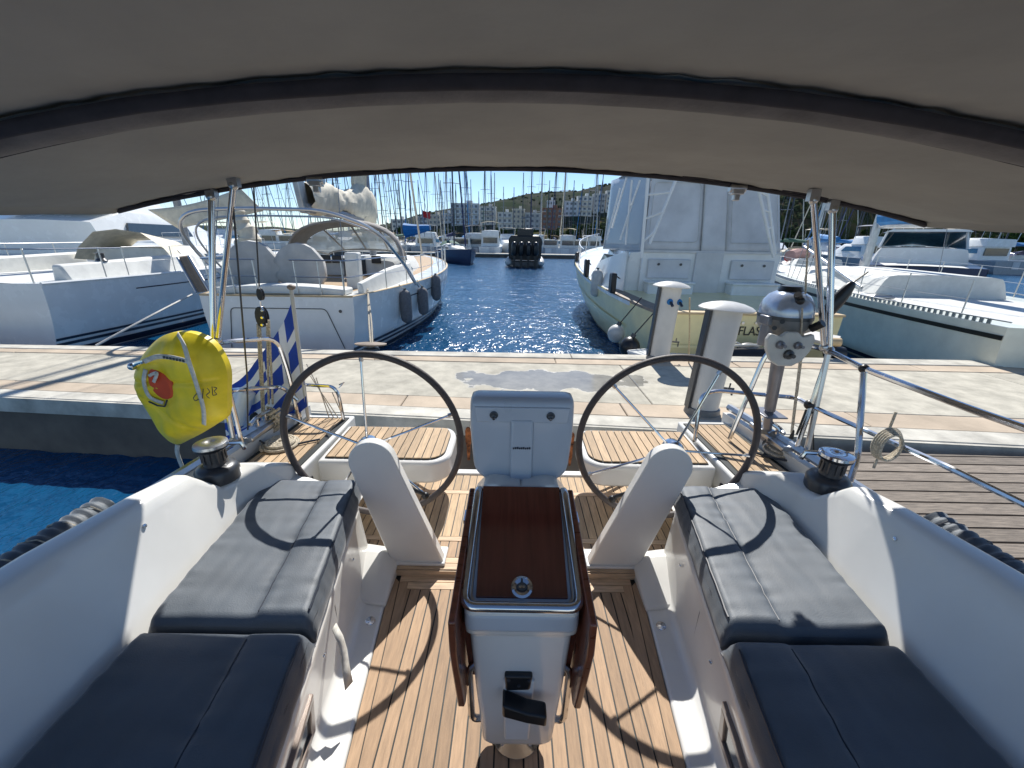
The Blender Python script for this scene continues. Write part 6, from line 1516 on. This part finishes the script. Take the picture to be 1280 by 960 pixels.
for (u0, u1, v0, v1, y, k, lab) in bl:
    v0 += 3; v1 += 2
    for y_ in range(332, 470, 2):
        p_ = aty((u0 + u1) / 2, v1, y_)
        if p_.z <= hillA(p_.x, (y_ - 330) / 260).z + 1.0: break
    y = y_
    a, b = aty(u0, v1, y), aty(u1, v0, y); w, h = b.x - a.x, b.z - a.z
    t = thing('building', ((a.x + b.x) / 2, y, a.z), 'far ' + lab if not lab.startswith('far') else lab, 'building')
    t['label'] = lab
    dep = max(8, w * .6)
    O('wall', box(((a.x + b.x) / 2, y + dep / 2, a.z + h / 2 - 6), (w, dep, h + 12)), bm_[k], t, smooth=False)
    O('parapet', box(((a.x + b.x) / 2, y + dep / 2, b.z + .25), (w + .5, dep + .5, .5)), bm_[0 if k != 3 else 3], t, smooth=False)
    O('roof_house', box(((a.x + b.x) / 2 + w * .15, y + dep / 2, b.z + 1.6), (w * .22, dep * .4, 2.4)), bm_[k], t, smooth=False)
    nf = max(2, int(h / 3.3)); nc = max(3, int(w / 3.4)); me0 = None
    for f in range(nf):
        z = a.z + h * (f + .55) / nf
        if k in (0, 1) and h > 12: O('balcony', box(((a.x + b.x) / 2, y - .6, z - h / nf * .42), (w * .9, 1.2, .5)), bm_[0], t, smooth=False)
        for c in range(nc):
            x = a.x + w * (c + .5) / nc
            if me0 is None:
                o = O('window', box((0, 0, 0), (w / nc * .48, .3, h / nf * .46)), winm, t, smooth=False); me0 = o; o.location = (x, y - .05, z)
            else:
                o = me0.copy(); COL.objects.link(o); o.location = (x, y - .05, z)
# trees at the foot of the hills
M_leaf = mat('foliage', (.045, .075, .025), .8, var=.35, vs=.8, c2=(.025, .045, .015), spec=0)
M_trunk = mat('bark', (.12, .09, .06), .9)
def tree_proto(seed):
    rnd = random.Random(seed); root = thing('tree', (0, 0, 0), 'x', 'tree', 'dark green trees at the foot of the hills')
    O('trunk', J(tube([(0, 0, -.5), (.1, 0, 1.6), (0, .1, 3.2)], lambda t: .28 - .15 * t, 7), rod((0, 0, 2), (1.0, .3, 3.5), .09, 5), rod((0, 0, 2.2), (-1.0, -.2, 3.6), .09, 5)), M_trunk, root)
    vs, fs = [], []
    cl = [(rnd.uniform(-1.8, 1.8), rnd.uniform(-1.6, 1.6), rnd.uniform(2.6, 5.4), rnd.uniform(.7, 1.3)) for _ in range(11)]
    for cx, cy, cz, r in cl:
        for _ in range(55):
            d = Vector((rnd.gauss(0, 1), rnd.gauss(0, 1), rnd.gauss(0, .8))).normalized() * r * rnd.uniform(.6, 1.05)
            c = Vector((cx, cy, cz)) + d; e = Vector((rnd.gauss(0, 1), rnd.gauss(0, 1), rnd.gauss(0, 1))).normalized(); f = e.cross(d).normalized(); s = rnd.uniform(.13, .26)
            n = len(vs); vs += [c - e * s - f * s * .6, c + e * s - f * s * .6, c + e * s + f * s * .6, c - e * s + f * s * .6]; fs.append((n, n + 1, n + 2, n + 3))
    O('crown', (vs, fs), M_leaf, root, smooth=False)
    return root
TP = [tree_proto(s_) for s_ in (1, 2, 3)]; TT = [tree_of(t) for t in TP]
tl = [(690 + i * 8.5 + random.uniform(-2, 2), random.uniform(140, 150), random.uniform(.8, 1.35)) for i in range(10)] + [(965 + i * 24 + random.uniform(-6, 6), random.uniform(128, 146), random.uniform(.8, 1.3)) for i in range(14)] + [(480 + i * 21, random.uniform(300, 325), random.uniform(1.3, 1.9)) for i in range(10)]
for i, (u, y, s_) in enumerate(tl):
    p = aty(u, 290, y); k = i % 3
    if i < 3: r = TP[k]; r.location = (p.x, y, -.4); r.scale = (s_,) * 3; r.rotation_euler = (0, 0, i)
    else: r = copy_thing(TP[k], (p.x, y, -.4), i * 1.3, scale=(s_,) * 3, tree=TT[k])
    r['label'] = 'dark green bushy tree growing along the shore below the hills'
# scrub on the near hillside
vs, fs = [], []
rnd = random.Random(4)
for i in range(5200):
    if i < 2600: x = rnd.uniform(15, 190); b = rnd.uniform(.02, .5); p = hillB(x, b); big = 1
    else: x = rnd.uniform(-150, 260); b = rnd.uniform(.02, .5); p = hillA(x, b); big = 1.5
    if i >= 2600 and i % 3: continue
    if p.z < 1: continue
    if nz(p.x, p.y, 7, .05) < -.12: continue
    s = big * rnd.uniform(.35, 1.1) * (1.4 if rnd.random() < .1 else 1)
    n = len(vs)
    for k in range(5):
        a = 2 * PI * k / 5 + rnd.uniform(-.3, .3); vs.append(p + Vector((s * math.cos(a), s * math.sin(a), -.2)))
    for k in range(5):
        a = 2 * PI * k / 5 + rnd.uniform(-.3, .3); vs.append(p + Vector((s * .8 * math.cos(a), s * .8 * math.sin(a), s * rnd.uniform(.5, .9))))
    vs.append(p + Vector((0, 0, s * rnd.uniform(.8, 1.2))))
    for k in range(5):
        fs += [(n + k, n + (k + 1) % 5, n + 5 + (k + 1) % 5, n + 5 + k), (n + 5 + k, n + 5 + (k + 1) % 5, n + 10)]
O('scrub', (vs, fs), mat('dry_scrub', (.075, .085, .045), .9, var=.3, vs=.3, c2=(.045, .055, .03), spec=0), smooth=False, kind='stuff')
# shore walls under the hills
O('shore_wall', box((20, 128, -.2), (400, 3, 1.6)), M_cside, kind='structure')
O('shore_ground', ([(-400, 129, -.35), (500, 129, -.35), (500, 420, -.3), (-400, 420, -.3)], [(0, 1, 2, 3)]), M_hill2, smooth=False, kind='structure')

# every look-alike gets its own place in its label
def ordinal(n):
    o = ['first', 'second', 'third', 'fourth', 'fifth', 'sixth', 'seventh', 'eighth', 'ninth', 'tenth', 'eleventh', 'twelfth', 'thirteenth', 'fourteenth', 'fifteenth', 'sixteenth', 'seventeenth', 'eighteenth', 'nineteenth']
    t = ['', '', 'twenty', 'thirty', 'forty']
    if n <= 19: return o[n - 1]
    return {20: 'twentieth', 30: 'thirtieth', 40: 'fortieth'}.get(n) or t[n // 10] + '-' + o[n % 10 - 1]
short = {}
for k_, l_ in list(enumerate(['white yacht with bright blue boom cover', 'white yacht with cream boom cover', 'navy hulled yacht', 'white yacht with grey boom cover', 'grey hulled yacht with green boom cover'])): short[LK[k_]] = l_ + ' in the far marina'
for k_, l_ in enumerate(['white flybridge cruiser with dark top', 'open motor boat with tan canvas top', 'tinted hull flybridge cruiser']): short[LM[k_]] = l_ + ' in the far marina'
short['dark green bushy tree growing along the shore below the hills'] = 'dark green bushy tree on the shore below the hills'
byl = {}
for o in COL.objects:
    if o.get('label') in short: byl.setdefault(o['label'], []).append(o)
for l_, obs in byl.items():
    obs.sort(key=lambda o: (o.location.x - EYE.x) / o.location.y)
    for i_, o in enumerate(obs): o['label'] = short[l_] + ', ' + ordinal(i_ + 1) + ' from the left'
